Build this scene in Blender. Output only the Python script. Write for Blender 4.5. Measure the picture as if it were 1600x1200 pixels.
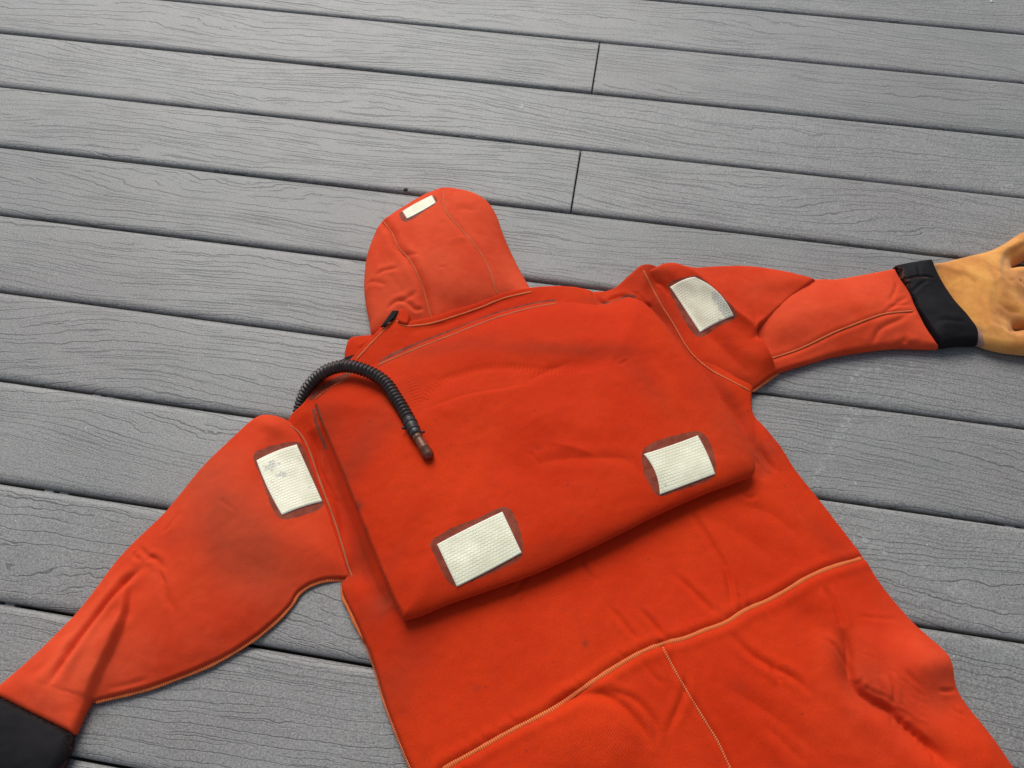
import bpy, math, random
import numpy as np
from mathutils import Matrix, Vector

random.seed(7)
rng = np.random.default_rng(11)
S = bpy.context.scene
for o in list(bpy.data.objects):
    bpy.data.objects.remove(o)
COL = S.collection

# ------------------------------------------------------------------ camera
FPX, PITCH, ROLL, YAW, CAMH, LINE0 = 1202.0, 1.0404, -0.0108, 0.1688, 0.9208, 1.1510
BOARD = 0.1445


def cam_axes():
    cp, sp = math.cos(PITCH), math.sin(PITCH)
    f = np.array([0, cp, -sp]); r = np.array([1., 0, 0]); u = np.cross(r, f)
    cr, sr = math.cos(ROLL), math.sin(ROLL)
    r, u = cr * r + sr * u, -sr * r + cr * u
    cy, sy = math.cos(YAW), math.sin(YAW)
    M = np.array([[cy, -sy, 0], [sy, cy, 0], [0, 0, 1]])
    return M @ r, M @ u, M @ f


AR, AU, AF = cam_axes()
cam = bpy.data.cameras.new('camera')
cam.sensor_width = 36.0
cam.lens = FPX / 1600 * 36.0
cam.clip_start = 0.02
cam.clip_end = 200
camo = bpy.data.objects.new('camera', cam)
COL.objects.link(camo)
camo.matrix_world = Matrix(((AR[0], AU[0], -AF[0], 0), (AR[1], AU[1], -AF[1], 0),
                            (AR[2], AU[2], -AF[2], CAMH), (0, 0, 0, 1)))
S.camera = camo

# ------------------------------------------------------------------ light
SUN_EL, SUN_AZ = math.radians(45), math.radians(-23)     # azimuth clockwise from +Y
w = bpy.data.worlds.new('World'); S.world = w; w.use_nodes = True
nt = w.node_tree; nt.nodes.clear()
sky = nt.nodes.new('ShaderNodeTexSky'); sky.sky_type = 'NISHITA'; sky.sun_disc = False
sky.sun_elevation = SUN_EL; sky.sun_rotation = SUN_AZ
sky.air_density = 1.0; sky.dust_density = 1.6; sky.ozone_density = 1.0
hs = nt.nodes.new('ShaderNodeHueSaturation'); hs.inputs['Saturation'].default_value = 0.60   # cloud cover greys the blue
bg = nt.nodes.new('ShaderNodeBackground'); bg.inputs['Strength'].default_value = 0.06
wo = nt.nodes.new('ShaderNodeOutputWorld')
nt.links.new(sky.outputs[0], hs.inputs['Color']); nt.links.new(hs.outputs[0], bg.inputs[0]); nt.links.new(bg.outputs[0], wo.inputs[0])
sun = bpy.data.lights.new('sun', 'SUN'); sun.energy = 1.5; sun.angle = math.radians(38); sun.color = (1.0, 0.975, 0.94)
suno = bpy.data.objects.new('sun', sun); COL.objects.link(suno)
sd_ = Vector((math.sin(SUN_AZ) * math.cos(SUN_EL), math.cos(SUN_AZ) * math.cos(SUN_EL), math.sin(SUN_EL)))
suno.rotation_euler = sd_.to_track_quat('Z', 'Y').to_euler()
suno.location = (0, 2, 3)
S.view_settings.view_transform = 'Standard'; S.view_settings.look = 'None'
S.view_settings.gamma = 1; S.view_settings.exposure = 0.84
S.view_settings.use_curve_mapping = False
S.render.engine = 'CYCLES'


# ------------------------------------------------------------------ pixel -> place helpers
def rays(pts):
    pts = np.asarray(pts, float).reshape(-1, 2)
    return ((pts[:, :1] - 800) / FPX) * AR + (-(pts[:, 1:] - 600) / FPX) * AU + AF


def at(pts, z=0.0):
    d = rays(pts); z = np.broadcast_to(np.asarray(z, float), (len(d),))
    t = (z - CAMH) / d[:, 2]
    return np.array([0, 0, CAMH]) + t[:, None] * d


def catmull(P, closed, corners=None, step=3.0):
    """P (n,k): first two columns set the spacing; returns a resampled smooth line."""
    P = np.asarray(P, float); n = len(P)
    corners = corners if corners is not None else [False] * n
    out = []
    m = n if closed else n - 1
    for i in range(m):
        a, b = P[i], P[(i + 1) % n]
        pa = P[(i - 1) % n] if (closed or i > 0) else 2 * a - b
        pb = P[(i + 2) % n] if (closed or i + 2 < n) else 2 * b - a
        if corners[i]: pa = 2 * a - b
        if corners[(i + 1) % n]: pb = 2 * b - a
        L = np.hypot(*(b - a)[:2]); k = max(2, int(L / step))
        ta = (b - pa) * .5; tb = (pb - a) * .5
        la, lb = np.hypot(*ta[:2]), np.hypot(*tb[:2])
        if la > L: ta = ta * L / la
        if lb > L: tb = tb * L / lb
        t = (np.arange(k) / k)[:, None]
        out.append((2*t**3-3*t**2+1)*a + (t**3-2*t**2+t)*ta + (-2*t**3+3*t**2)*b + (t**3-t**2)*tb)
    if not closed: out.append(P[-1:])
    return np.vstack(out)


def gblur(A, sig_cells):
    if sig_cells <= 0: return A
    r = int(sig_cells * 3) + 1
    k = np.exp(-.5 * (np.arange(-r, r + 1) / sig_cells) ** 2); k /= k.sum()
    def conv(M):
        Mp = np.pad(M, ((r, r), (0, 0)), mode='edge')
        c = np.zeros_like(M)
        for i, kk in enumerate(k): c += kk * Mp[i:i + M.shape[0]]
        return c
    return conv(conv(A).T).T


def noise_field(shape, sig, seed):
    g = np.random.default_rng(seed).standard_normal((int(shape[0] + 8), int(shape[1] + 8)))
    if sig > 8:      # build coarse, then enlarge
        f = int(sig / 4)
        g = np.random.default_rng(seed).standard_normal((shape[0] // f + 12, shape[1] // f + 12))
        g = gblur(g, sig / f); g /= g.std()
        yi = np.linspace(4, 4 + shape[0] / f, shape[0]); xi = np.linspace(4, 4 + shape[1] / f, shape[1])
        y0 = yi.astype(int); x0 = xi.astype(int); fy = (yi - y0)[:, None]; fx = (xi - x0)[None]
        fy = fy * fy * (3 - 2 * fy); fx = fx * fx * (3 - 2 * fx)
        a = g[np.ix_(y0, x0)]; b = g[np.ix_(y0, x0 + 1)]; c = g[np.ix_(y0 + 1, x0)]; d = g[np.ix_(y0 + 1, x0 + 1)]
        return gblur((a * (1 - fx) + b * fx) * (1 - fy) + (c * (1 - fx) + d * fx) * fy, f * .5)
    g = gblur(g, sig); g /= g.std()
    return g[4:4 + shape[0], 4:4 + shape[1]]


def polydist(X, Y, L, closed=False, maxd=None):
    """distance, signed side (+ = left of the direction), arc fraction, nearest point, segment index+t"""
    n = len(L); m = n if closed else n - 1
    D = np.full(X.shape, 1e9); SD = np.zeros(X.shape); F = np.zeros(X.shape)
    NX = np.zeros(X.shape); NY = np.zeros(X.shape)
    for i in range(m):
        ax, ay = L[i][:2]; bx, by = L[(i + 1) % n][:2]
        dx, dy = bx - ax, by - ay; l2 = dx * dx + dy * dy + 1e-18
        t = np.clip(((X - ax) * dx + (Y - ay) * dy) / l2, 0, 1)
        qx = ax + t * dx; qy = ay + t * dy
        d = (X - qx) ** 2 + (Y - qy) ** 2
        k = d < D
        D = np.where(k, d, D); F = np.where(k, i + t, F)
        NX = np.where(k, qx, NX); NY = np.where(k, qy, NY)
        SD = np.where(k, dx * (Y - ay) - dy * (X - ax), SD)
    D = np.sqrt(D)
    return D, np.sign(SD) * D, F, NX, NY


def inside(X, Y, L):
    n = len(L); c = np.zeros(X.shape, bool)
    for i in range(n):
        x1, y1 = L[i][:2]; x2, y2 = L[(i + 1) % n][:2]
        if y1 == y2: continue
        k = ((y1 > Y) != (y2 > Y)) & (X < (x2 - x1) * (Y - y1) / (y2 - y1) + x1)
        c ^= k
    return c


def new_mesh(name, V, Fq, mat, parent=None, attrs=None, smooth=True):
    me = bpy.data.meshes.new(name)
    V = np.asarray(V, np.float32); Fq = np.asarray(Fq, np.int32)
    me.vertices.add(len(V)); me.vertices.foreach_set('co', V.ravel())
    k = Fq.shape[1]
    me.loops.add(Fq.size); me.loops.foreach_set('vertex_index', Fq.ravel())
    me.polygons.add(len(Fq)); me.polygons.foreach_set('loop_start', np.arange(0, Fq.size, k, dtype=np.int32))
    me.polygons.foreach_set('use_smooth', np.full(len(Fq), smooth))
    me.update(calc_edges=True); me.validate()
    for an, arr in (attrs or {}).items():
        a = me.attributes.new(an, 'FLOAT' if arr.ndim == 1 else 'FLOAT_VECTOR', 'POINT')
        a.data.foreach_set('value' if arr.ndim == 1 else 'vector', np.asarray(arr, np.float32).ravel())
    if mat: me.materials.append(mat)
    o = bpy.data.objects.new(name, me); COL.objects.link(o)
    if parent is not None: o.parent = parent
    return o


# ------------------------------------------------------------------ materials
class NT:
    def __init__(s, name):
        s.m = bpy.data.materials.new(name); s.m.use_nodes = True
        s.t = s.m.node_tree; s.t.nodes.clear()
        s.b = s.t.nodes.new('ShaderNodeBsdfPrincipled'); o = s.t.nodes.new('ShaderNodeOutputMaterial')
        s.t.links.new(s.b.outputs[0], o.inputs[0])
    def n(s, t, **kw):
        x = s.t.nodes.new(t)
        for k, v in kw.items():
            setattr(x, k, v)
        return x
    def l(s, a, b): s.t.links.new(a, b)
    def put(s, inp, v):
        if hasattr(v, 'is_output') or isinstance(v, bpy.types.NodeSocket): s.l(v, inp)
        else: inp.default_value = v
    def math(s, op, a, b=None, c=None, clamp=False):
        x = s.n('ShaderNodeMath', operation=op, use_clamp=clamp)
        s.put(x.inputs[0], a)
        if b is not None: s.put(x.inputs[1], b)
        if c is not None: s.put(x.inputs[2], c)
        return x.outputs[0]
    def vmath(s, op, a, b=None):
        x = s.n('ShaderNodeVectorMath', operation=op); s.put(x.inputs[0], a)
        if b is not None: s.put(x.inputs[1], b)
        return x.outputs['Value'] if op in ('LENGTH', 'DISTANCE', 'DOT_PRODUCT') else x.outputs[0]
    def noise(s, vec, scale, detail=2, rough=.5, dist=0, dim='3D'):
        x = s.n('ShaderNodeTexNoise', noise_dimensions=dim); s.put(x.inputs['Vector'], vec)
        x.inputs['Scale'].default_value = scale; x.inputs['Detail'].default_value = detail
        x.inputs['Roughness'].default_value = rough; x.inputs['Distortion'].default_value = dist
        return x.outputs[0]
    def ramp(s, v, lo, hi, a=0., b=1.):
        x = s.n('ShaderNodeMapRange', interpolation_type='SMOOTHSTEP'); s.put(x.inputs[0], v)
        x.inputs[1].default_value = lo; x.inputs[2].default_value = hi
        x.inputs[3].default_value = a; x.inputs[4].default_value = b
        return x.outputs[0]
    def mix(s, f, a, b, mode='MIX'):
        x = s.n('ShaderNodeMix', data_type='RGBA', blend_type=mode, clamp_factor=True)
        s.put(x.inputs[0], f)
        for i, v in ((6, a), (7, b)):
            if isinstance(v, tuple): x.inputs[i].default_value = (*v, 1)
            else: s.l(v, x.inputs[i])
        return x.outputs[2]
    def attr(s, name): return s.n('ShaderNodeAttribute', attribute_name=name).outputs['Fac']
    def bump(s, h, strength, dist, prev=None):
        x = s.n('ShaderNodeBump'); s.put(x.inputs['Height'], h); x.inputs['Strength'].default_value = strength
        x.inputs['Distance'].default_value = dist
        if prev is not None: s.l(prev, x.inputs['Normal'])
        return x.outputs[0]
    def col(s, c):
        i = s.b.inputs['Base Color']
        if isinstance(c, tuple): i.default_value = (*c, 1)
        else: s.l(c, i)
    def set(s, **kw):
        for k, v in kw.items():
            s.put(s.b.inputs[k.replace('_', ' ')], v)


def mat_simple(name, c, rough=.6, **kw):
    m = NT(name); m.col(c); m.set(Roughness=rough, **kw); return m.m


def mat_neoprene():
    m = NT('orange_neoprene')
    pos = m.n('ShaderNodeNewGeometry').outputs['Position']
    big = m.noise(pos, 7, 4, .6); mid = m.noise(pos, 38, 4, .65); fine = m.noise(pos, 620, 3, .7)
    base = m.mix(m.ramp(big, .35, .68), (0.58, 0.029, 0.0030), (0.66, 0.042, 0.0045))
    base = m.mix(m.math('MULTIPLY', m.ramp(mid, .5, .78), .25), base, (0.40, 0.036, 0.014))
    dirt = m.math('MULTIPLY', m.attr('dirt'), m.ramp(mid, .2, .7, .72, 1.1), clamp=True)
    base = m.mix(m.math('MULTIPLY', dirt, .85), base, (0.17, 0.034, 0.015))
    sp = m.noise(pos, 170, 1, .5)                        # small specks of dirt
    base = m.mix(m.math('MULTIPLY', m.ramp(sp, .765, .80), .6), base, (0.15, .03, .02))
    base = m.mix(m.ramp(fine, .25, .75, 0, .42), base, (0.40, .018, .0034))
    base = m.mix(m.math('MULTIPLY', m.attr('fade'), m.ramp(m.noise(pos, 14, 4, .6), .3, .65, .55, 1.0)), base, (0.74, .085, .030))  # sky sheen painted into the fabric colour as a paler orange
    glue = m.attr('glue')
    gl = m.math('MULTIPLY', m.ramp(m.math('ADD', glue, m.math('MULTIPLY', m.math('SUBTRACT', m.noise(pos, 160, 3, .6), .5), .55)), .42, .56), .9)
    gcol = m.mix(m.ramp(m.noise(pos, 90, 4, .6), .35, .65), (0.152, 0.034, 0.018), (0.230, 0.060, 0.033))
    base = m.mix(gl, base, gcol)
    m.col(base)
    m.set(Roughness=m.math('SUBTRACT', .80, m.math('MULTIPLY', gl, .25)))
    m.b.inputs['Specular IOR Level'].default_value = .10
    m.b.inputs['Sheen Weight'].default_value = .10; m.b.inputs['Sheen Roughness'].default_value = .45
    m.b.inputs['Sheen Tint'].default_value = (1, .38, .20, 1)
    # knit: two crossed fine waves and grain
    mp = m.n('ShaderNodeMapping'); m.l(pos, mp.inputs[0]); mp.inputs['Rotation'].default_value = (0, 0, math.radians(27))
    wv = m.n('ShaderNodeTexWave', wave_type='BANDS', bands_direction='X'); m.l(mp.outputs[0], wv.inputs[0]); wv.inputs['Scale'].default_value = 125; wv.inputs['Distortion'].default_value = 1.2
    wv2 = m.n('ShaderNodeTexWave', wave_type='BANDS', bands_direction='Y'); m.l(mp.outputs[0], wv2.inputs[0]); wv2.inputs['Scale'].default_value = 125; wv2.inputs['Distortion'].default_value = 1.2
    hatch = m.math('MULTIPLY', m.math('ADD', wv.outputs['Fac'], wv2.outputs['Fac']), m.attr('hatch'))
    b0 = m.bump(m.noise(pos, 24, 5, .6), .35, .0035)
    b1 = m.bump(hatch, .32, .0007, b0)
    b2 = m.bump(fine, .45, .0006, b1)
    m.set(Normal=b2)
    return m.m


def mat_thread(name, hi, lo):
    m = NT(name)
    pos = m.n('ShaderNodeNewGeometry').outputs['Position']
    c = m.mix(m.ramp(m.attr('stitch'), -.55, .35), lo, hi)
    c = m.mix(m.ramp(m.noise(pos, 60, 3, .6), .48, .75, 0, .5), c, lo)
    m.col(c); m.set(Roughness=.7)
    m.b.inputs['Specular IOR Level'].default_value = .15
    m.set(Normal=m.bump(m.noise(pos, 1200, 1), .4, .0005))
    return m.m


def mat_reflective():
    m = NT('reflective_tape')
    uv = m.attr('uvm')
    a = m.n('ShaderNodeAttribute', attribute_name='uvm').outputs['Vector']
    g = m.n('ShaderNodeNewGeometry')
    P = .0044                                             # honeycomb pitch
    q = m.vmath('MULTIPLY', a, (1 / P, 1 / (P * 1.7320508), 0))
    def lat(off):
        f = m.vmath('FRACTION', m.vmath('ADD', q, (off, off, 0)))
        f = m.vmath('SUBTRACT', f, (.5, .5, 0))
        return m.vmath('LENGTH', m.vmath('MULTIPLY', f, (1, 1.7320508, 0)))
    edge = m.math('ABSOLUTE', m.math('SUBTRACT', lat(0), lat(.5)))
    cell = m.ramp(edge, .06, .26)                         # 0 on the honeycomb walls
    pos = g.outputs['Position']
    big = m.noise(pos, 55, 3, .55)
    c1 = m.mix(m.ramp(big, .38, .62), (0.77, 0.74, 0.51), (0.87, 0.84, 0.61))
    wall = m.mix(m.ramp(m.noise(pos, 30, 2), .4, .6), (0.42, 0.42, 0.31), (0.58, 0.57, 0.43))
    c = m.mix(cell, wall, c1)
    wear = m.math('MULTIPLY', m.ramp(m.math('ADD', m.attr('wear'), m.math('MULTIPLY', m.math('SUBTRACT', m.noise(pos, 130, 3, .6), .5), 1.1)), .45, .58), m.ramp(edge, .22, .42))
    c = m.mix(m.math('MULTIPLY', wear, .8), c, (0.27, 0.28, 0.29))
    rim = m.attr('rim')
    c = m.mix(rim, c, (0.82, 0.78, 0.70))
    m.col(c); m.set(Roughness=.38)
    m.set(Normal=m.bump(cell, .25, .0004, m.bump(m.noise(pos, 70, 3), .25, .001)))
    return m.m


def mat_deck(scuffs):
    m = NT('grey_composite_board')
    tc = m.n('ShaderNodeTexCoord').outputs['Object']; oi = m.n('ShaderNodeObjectInfo').outputs['Random']
    pos = m.n('ShaderNodeNewGeometry').outputs['Position']
    off = m.n('ShaderNodeCombineXYZ'); m.put(off.inputs[0], m.math('MULTIPLY', oi, 61.0)); m.put(off.inputs[1], m.math('MULTIPLY', oi, 23.0)); m.put(off.inputs[2], m.math('MULTIPLY', oi, 9.0))
    v = m.vmath('ADD', tc, off.outputs[0])
    sep = m.n('ShaderNodeSeparateXYZ'); m.l(tc, sep.inputs[0])
    y = sep.outputs[1]
    n0 = m.noise(m.vmath('MULTIPLY', v, (.9, 2.5, 1.0)), 1.0, 0, .4)
    n1 = m.noise(m.vmath('MULTIPLY', v, (2.4, 8.5, 1.0)), 1.0, 1.0, .4)
    n2 = m.noise(m.vmath('MULTIPLY', v, (15.0, 26.0, 1.0)), 1.0, 2.0, .6)
    n3 = m.noise(m.vmath('MULTIPLY', v, (62.0, 70.0, 1.0)), 1.0, 2, .6)
    def lines(k, off, w0, w1):
        F = m.math('ADD', m.math('MULTIPLY', m.math('ADD', y, off), k),
                   m.math('ADD', m.math('ADD', m.math('MULTIPLY', n1, k * .105), m.math('MULTIPLY', n0, k * .10)),
                          m.math('ADD', m.math('MULTIPLY', n2, k * .0125), m.math('MULTIPLY', n3, k * .0042))))
        d = m.math('SUBTRACT', .5, m.math('ABSOLUTE', m.math('SUBTRACT', m.math('FRACT', F), .5)))
        return m.ramp(d, w0, w1, 1, 0)
    def gate(fx, fy, lo, hi, a=0., b=1.): return m.ramp(m.noise(m.vmath('MULTIPLY', v, (fx, fy, 2.0)), 1.0, 1.5, .5), lo, hi, a, b)
    LA = m.math('MULTIPLY', lines(72.0, 0.0, .012, .055), gate(5.0, 62.0, .34, .52, .0, 1))
    LB = m.math('MULTIPLY', lines(131.0, .013, .02, .095), gate(9.0, 55.0, .47, .60))
    LC = m.math('MULTIPLY', lines(233.0, .031, .03, .16), gate(15.0, 80.0, .54, .66))
    allL = m.math('MAXIMUM', LA, m.math('MAXIMUM', m.math('MULTIPLY', LB, .85), m.math('MULTIPLY', LC, .35)))
    allL = m.math('MULTIPLY', allL, gate(1.7, 16.0, .28, .50, .45, 1))
    g1 = m.noise(pos, 420, 3, .75); g2 = m.noise(pos, 9, 4, .6); g3 = m.noise(m.vmath('MULTIPLY', v, (3., 30., 1.)), 2.0, 4, .7)
    gm_ = m.noise(pos, 120, 3, .6)
    base = m.mix(m.ramp(g2, .3, .7), (0.209, 0.201, 0.184), (0.256, 0.247, 0.227))
    base = m.mix(m.ramp(g3, .35, .7, 0, .5), base, (0.27, 0.266, 0.248))
    base = m.mix(m.ramp(m.noise(pos, 3.2, 4, .65), .42, .68, 0, .55), base, (0.205, 0.183, 0.168))
    base = m.mix(m.ramp(m.noise(m.vmath('ADD', pos, (7, 3, 1)), 4.5, 4, .65), .45, .70, 0, .45), base, (0.180, 0.196, 0.178))
    base = m.mix(m.ramp(gm_, .35, .7, 0, .35), base, (0.150, 0.147, 0.145))
    base = m.mix(m.ramp(g1, .48, .68, 0, .62), base, (0.37, 0.372, 0.368))
    base = m.mix(m.ramp(g1, .34, .50, .60, 0), base, (0.085, 0.082, 0.082))
    vary = m.math('ADD', .92, m.math('MULTIPLY', m.math('FRACT', m.math('MULTIPLY', oi, 7.31)), .16))
    hsv = m.n('ShaderNodeHueSaturation'); m.l(base, hsv.inputs['Color']); m.l(vary, hsv.inputs['Value']); base = hsv.outputs[0]
    base = m.mix(m.math('MULTIPLY', allL, .56), base, (0.035, 0.032, 0.032))
    # pale dust grains
    vo = m.n('ShaderNodeTexVoronoi'); m.l(pos, vo.inputs['Vector']); vo.inputs['Scale'].default_value = 62
    sepc = m.n('ShaderNodeSeparateColor'); m.l(vo.outputs['Color'], sepc.inputs[0])
    speck = m.math('MULTIPLY', m.ramp(vo.outputs['Distance'], .035, .075, 1, 0), m.ramp(sepc.outputs[0], .80, .86))
    base = m.mix(m.math('MULTIPLY', speck, .7), base, (0.6, .6, .58))
    # pale scuffs where something was dragged over the boards
    tot = None
    for (a, b, wd, amp) in scuffs:
        ax, ay = a; dx, dy = b[0] - a[0], b[1] - a[1]; l2 = dx * dx + dy * dy
        rel = m.vmath('SUBTRACT', pos, (ax, ay, 0)); rel = m.vmath('MULTIPLY', rel, (1, 1, 0))
        t = m.math('DIVIDE', m.vmath('DOT_PRODUCT', rel, (dx, dy, 0)), l2, clamp=True)
        cv = m.n('ShaderNodeCombineXYZ'); m.put(cv.inputs[0], m.math('MULTIPLY', t, dx)); m.put(cv.inputs[1], m.math('MULTIPLY', t, dy))
        d = m.vmath('DISTANCE', rel, cv.outputs[0])
        s = m.ramp(d, wd * .2, wd, amp, 0)
        tot = s if tot is None else m.math('MAXIMUM', tot, s)
    br = m.ramp(m.noise(m.vmath('MULTIPLY', pos, (1, 1, 0)), 130, 4, .75), .50, .62)
    base = m.mix(m.math('MULTIPLY', tot, br), base, (0.42, .42, .41))
    m.col(base)
    m.set(Roughness=m.ramp(g1, .2, .8, .43, .58))
    m.b.inputs['Specular IOR Level'].default_value = .62
    b1 = m.bump(m.math('MULTIPLY', allL, -1.0), .6, .0008)
    b2 = m.bump(g1, .6, .0007, b1)
    b3 = m.bump(m.noise(pos, 180, 3, .6), .4, .0007, b2)
    m.set(Normal=b3)
    return m.m


def mat_leatherish():
    m = NT('tan_glove_fabric')
    pos = m.n('ShaderNodeNewGeometry').outputs['Position']
    c = m.mix(m.ramp(m.noise(pos, 20, 4, .6), .35, .65), (0.58, 0.205, 0.026), (0.79, 0.350, 0.060))
    c = m.mix(m.math('MULTIPLY', m.attr('dirt'), m.ramp(m.noise(pos, 50, 4, .6), .3, .6, .5, 1)), c, (0.27, 0.115, 0.05))
    c = m.mix(m.ramp(m.attr('glue'), .35, .6), c, (0.33, 0.20, 0.16))
    c = m.mix(m.ramp(m.noise(pos, 600, 2), .4, .8, 0, .3), c, (0.50, 0.18, 0.03))
    m.col(c); m.set(Roughness=.8)
    m.b.inputs['Sheen Weight'].default_value = .2
    m.set(Normal=m.bump(m.noise(pos, 850, 2, .6), .5, .0005, m.bump(m.noise(pos, 45, 4), .35, .003)))
    return m.m


def mat_black_cloth():
    m = NT('black_cuff_fabric')
    pos = m.n('ShaderNodeNewGeometry').outputs['Position']
    c = m.mix(m.ramp(m.noise(pos, 30, 4, .6), .3, .7), (0.005, 0.004, 0.005), (0.010, 0.0085, 0.010))
    c = m.mix(m.math('MULTIPLY', m.attr('glue'), m.ramp(m.noise(pos, 220, 3, .6), .45, .6)), c, (0.20, 0.075, 0.045))
    m.col(c); m.set(Roughness=.72)
    m.b.inputs['Specular IOR Level'].default_value = .15
    m.set(Normal=m.bump(m.noise(pos, 900, 2, .6), .5, .0004, m.bump(m.noise(pos, 60, 4), .4, .0025)))
    return m.m


def mat_rubber():
    m = NT('dark_hose_rubber')
    pos = m.n('ShaderNodeNewGeometry').outputs['Position']
    c = m.mix(m.ramp(m.noise(pos, 80, 4, .6), .35, .7), (0.016, 0.009, 0.007), (0.044, 0.025, 0.020))
    m.col(c); m.set(Roughness=.42)
    m.set(Normal=m.bump(m.noise(pos, 400, 3), .3, .0005))
    return m.m


MN = mat_neoprene()
M_OVER = mat_thread('orange_overlock_thread', (0.78, 0.215, 0.065), (0.55, 0.085, 0.020))
M_THIN = mat_thread('pale_seam_thread', (0.72, 0.210, 0.080), (0.42, 0.050, 0.014))
M_OLD = mat_thread('faded_seam_thread', (0.58, 0.210, 0.095), (0.30, 0.060, 0.030))
M_TAPE = mat_reflective()
M_GLOVE = mat_leatherish()
M_BLACK = mat_black_cloth()
M_RUB = mat_rubber()
M_TIE = mat_simple('black_tie_plastic', (0.02, 0.016, 0.016), .45)
M_BRASS = mat_simple('tarnished_brass', (0.150, 0.062, 0.034), .45, Metallic=.35)
M_CAP = mat_simple('dark_red_rubber_cap', (0.16, 0.018, 0.012), .28)
M_CLIP = mat_simple('grey_clip_plastic', (0.30, 0.31, 0.32), .5)
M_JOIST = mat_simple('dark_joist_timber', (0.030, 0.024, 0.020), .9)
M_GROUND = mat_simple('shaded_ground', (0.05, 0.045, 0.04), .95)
M_RUST = mat_simple('brown_debris', (0.10, 0.05, 0.025), .8)
M_WHITE = mat_simple('white_chip', (0.75, .75, .73), .6)


# ------------------------------------------------------------------ deck
deck = bpy.data.objects.new('deck', None); COL.objects.link(deck)
deck['kind'] = 'structure'; deck['label'] = 'grey composite board deck with embossed wood grain'


def w2(pts, z=0.0): return [tuple(map(float, p[:2])) for p in at(pts, z)]


sc = []
for a, b, wd, amp in [((1385, 565), (1335, 590), .012, .62), ((1340, 590), (1332, 615), .012, .5), ((1335, 640), (1318, 672), .014, .6),
                      ((1318, 672), (1300, 700), .011, .5), ((1296, 712), (1268, 752), .013, .45), ((1420, 560), (1440, 585), .010, .55),
                      ((817, 165), (822, 166), .010, .9), ((876, 209), (884, 210), .011, .9), ((1340, 840), (1378, 862), .012, .5),
                      ((1450, 890), (1500, 925), .018, .45), ((1568, 292), (1584, 290), .012, .7), ((1526, 322), (1530, 325), .010, .6),
                      ((640, 868 - 440), (645, 436), .004, .4), ((1415, 822), (1428, 828), .010, .45)]:
    A, B = w2([a, b]); sc.append((A, B, wd, amp))
MD = mat_deck(sc)


def board_mesh(L):
    """one board: flat top, rolled long edges, short square ends; origin at the middle of its top"""
    W = BOARD - 0.0036; T = 0.024; rx, r = .0110, .0056
    prof = []
    for k in range(11):
        a = math.pi / 2 * k / 10
        prof.append((-W / 2 + rx - rx * math.sin(a) ** 1.15, -r + r * math.cos(a) ** .85))
    prof = prof[::1]
    left = [(-W / 2, -T)] + prof[::-1]
    right = [(-x, z) for x, z in left[::-1]]
    pr = left + [(0, 0)] + right
    n = len(pr); V = []; F = []
    e = .0012
    for x, s in ((-L / 2, 1), (-L / 2 + e, 0), (L / 2 - e, 0), (L / 2, 1)):
        for (yy, z) in pr: V.append((x, yy, z - (e * .8 if s else 0)))
    for i in range(3):
        for j in range(n):
            k = (j + 1) % n
            F.append((i * n + j, i * n + k, (i + 1) * n + k, (i + 1) * n + j))
    me = bpy.data.meshes.new('deck_board')
    F += [tuple(range(n))[::-1], tuple(range(3 * n, 4 * n))]
    F = [tuple(reversed(f)) for f in F]
    me.from_pydata(V, [], F); me.update()
    for p in me.polygons: p.use_smooth = len(p.vertices) == 4
    me.materials.append(MD)
    # keep the flat faces flat
    me.set_sharp_from_angle(angle=math.radians(35))
    return me


JX = [-0.052 + .6095 * k for k in range(-5, 5)]
meshes = {}
rj = random.Random(3)
for row in range(-8, 13):
    yc = LINE0 - row * BOARD + BOARD / 2
    if row % 2 == 0: js = [JX[5 - 4] - .0, JX[5], JX[5 + 4]]
    else: js = [JX[5 - 3], JX[5 + 2]] if (row // 2) % 2 else [JX[5 - 2] - .0 - .6095, JX[5 + 3]]
    cuts = [JX[0] - .25] + [j for j in js if JX[0] < j < JX[-1]] + [JX[-1] + .25]
    if row % 2 == 0: cuts[cuts.index(JX[5])] = {0: -.046, 2: -.0485, 4: -.053}.get(row, JX[5])
    cuts = sorted(set(cuts))
    for a, b in zip(cuts[:-1], cuts[1:]):
        if b - a < .3: continue
        Lk = round(b - a - .0022, 4)
        if Lk not in meshes: meshes[Lk] = board_mesh(Lk)
        o = bpy.data.objects.new('deck_board', meshes[Lk]); COL.objects.link(o); o.parent = deck
        o.location = ((a + b) / 2, yc + rj.uniform(-.0004, .0004), rj.uniform(-.0006, .0006))
        o.rotation_euler = (rj.uniform(-.003, .003), 0, rj.uniform(-.0002, .0002))

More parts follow.
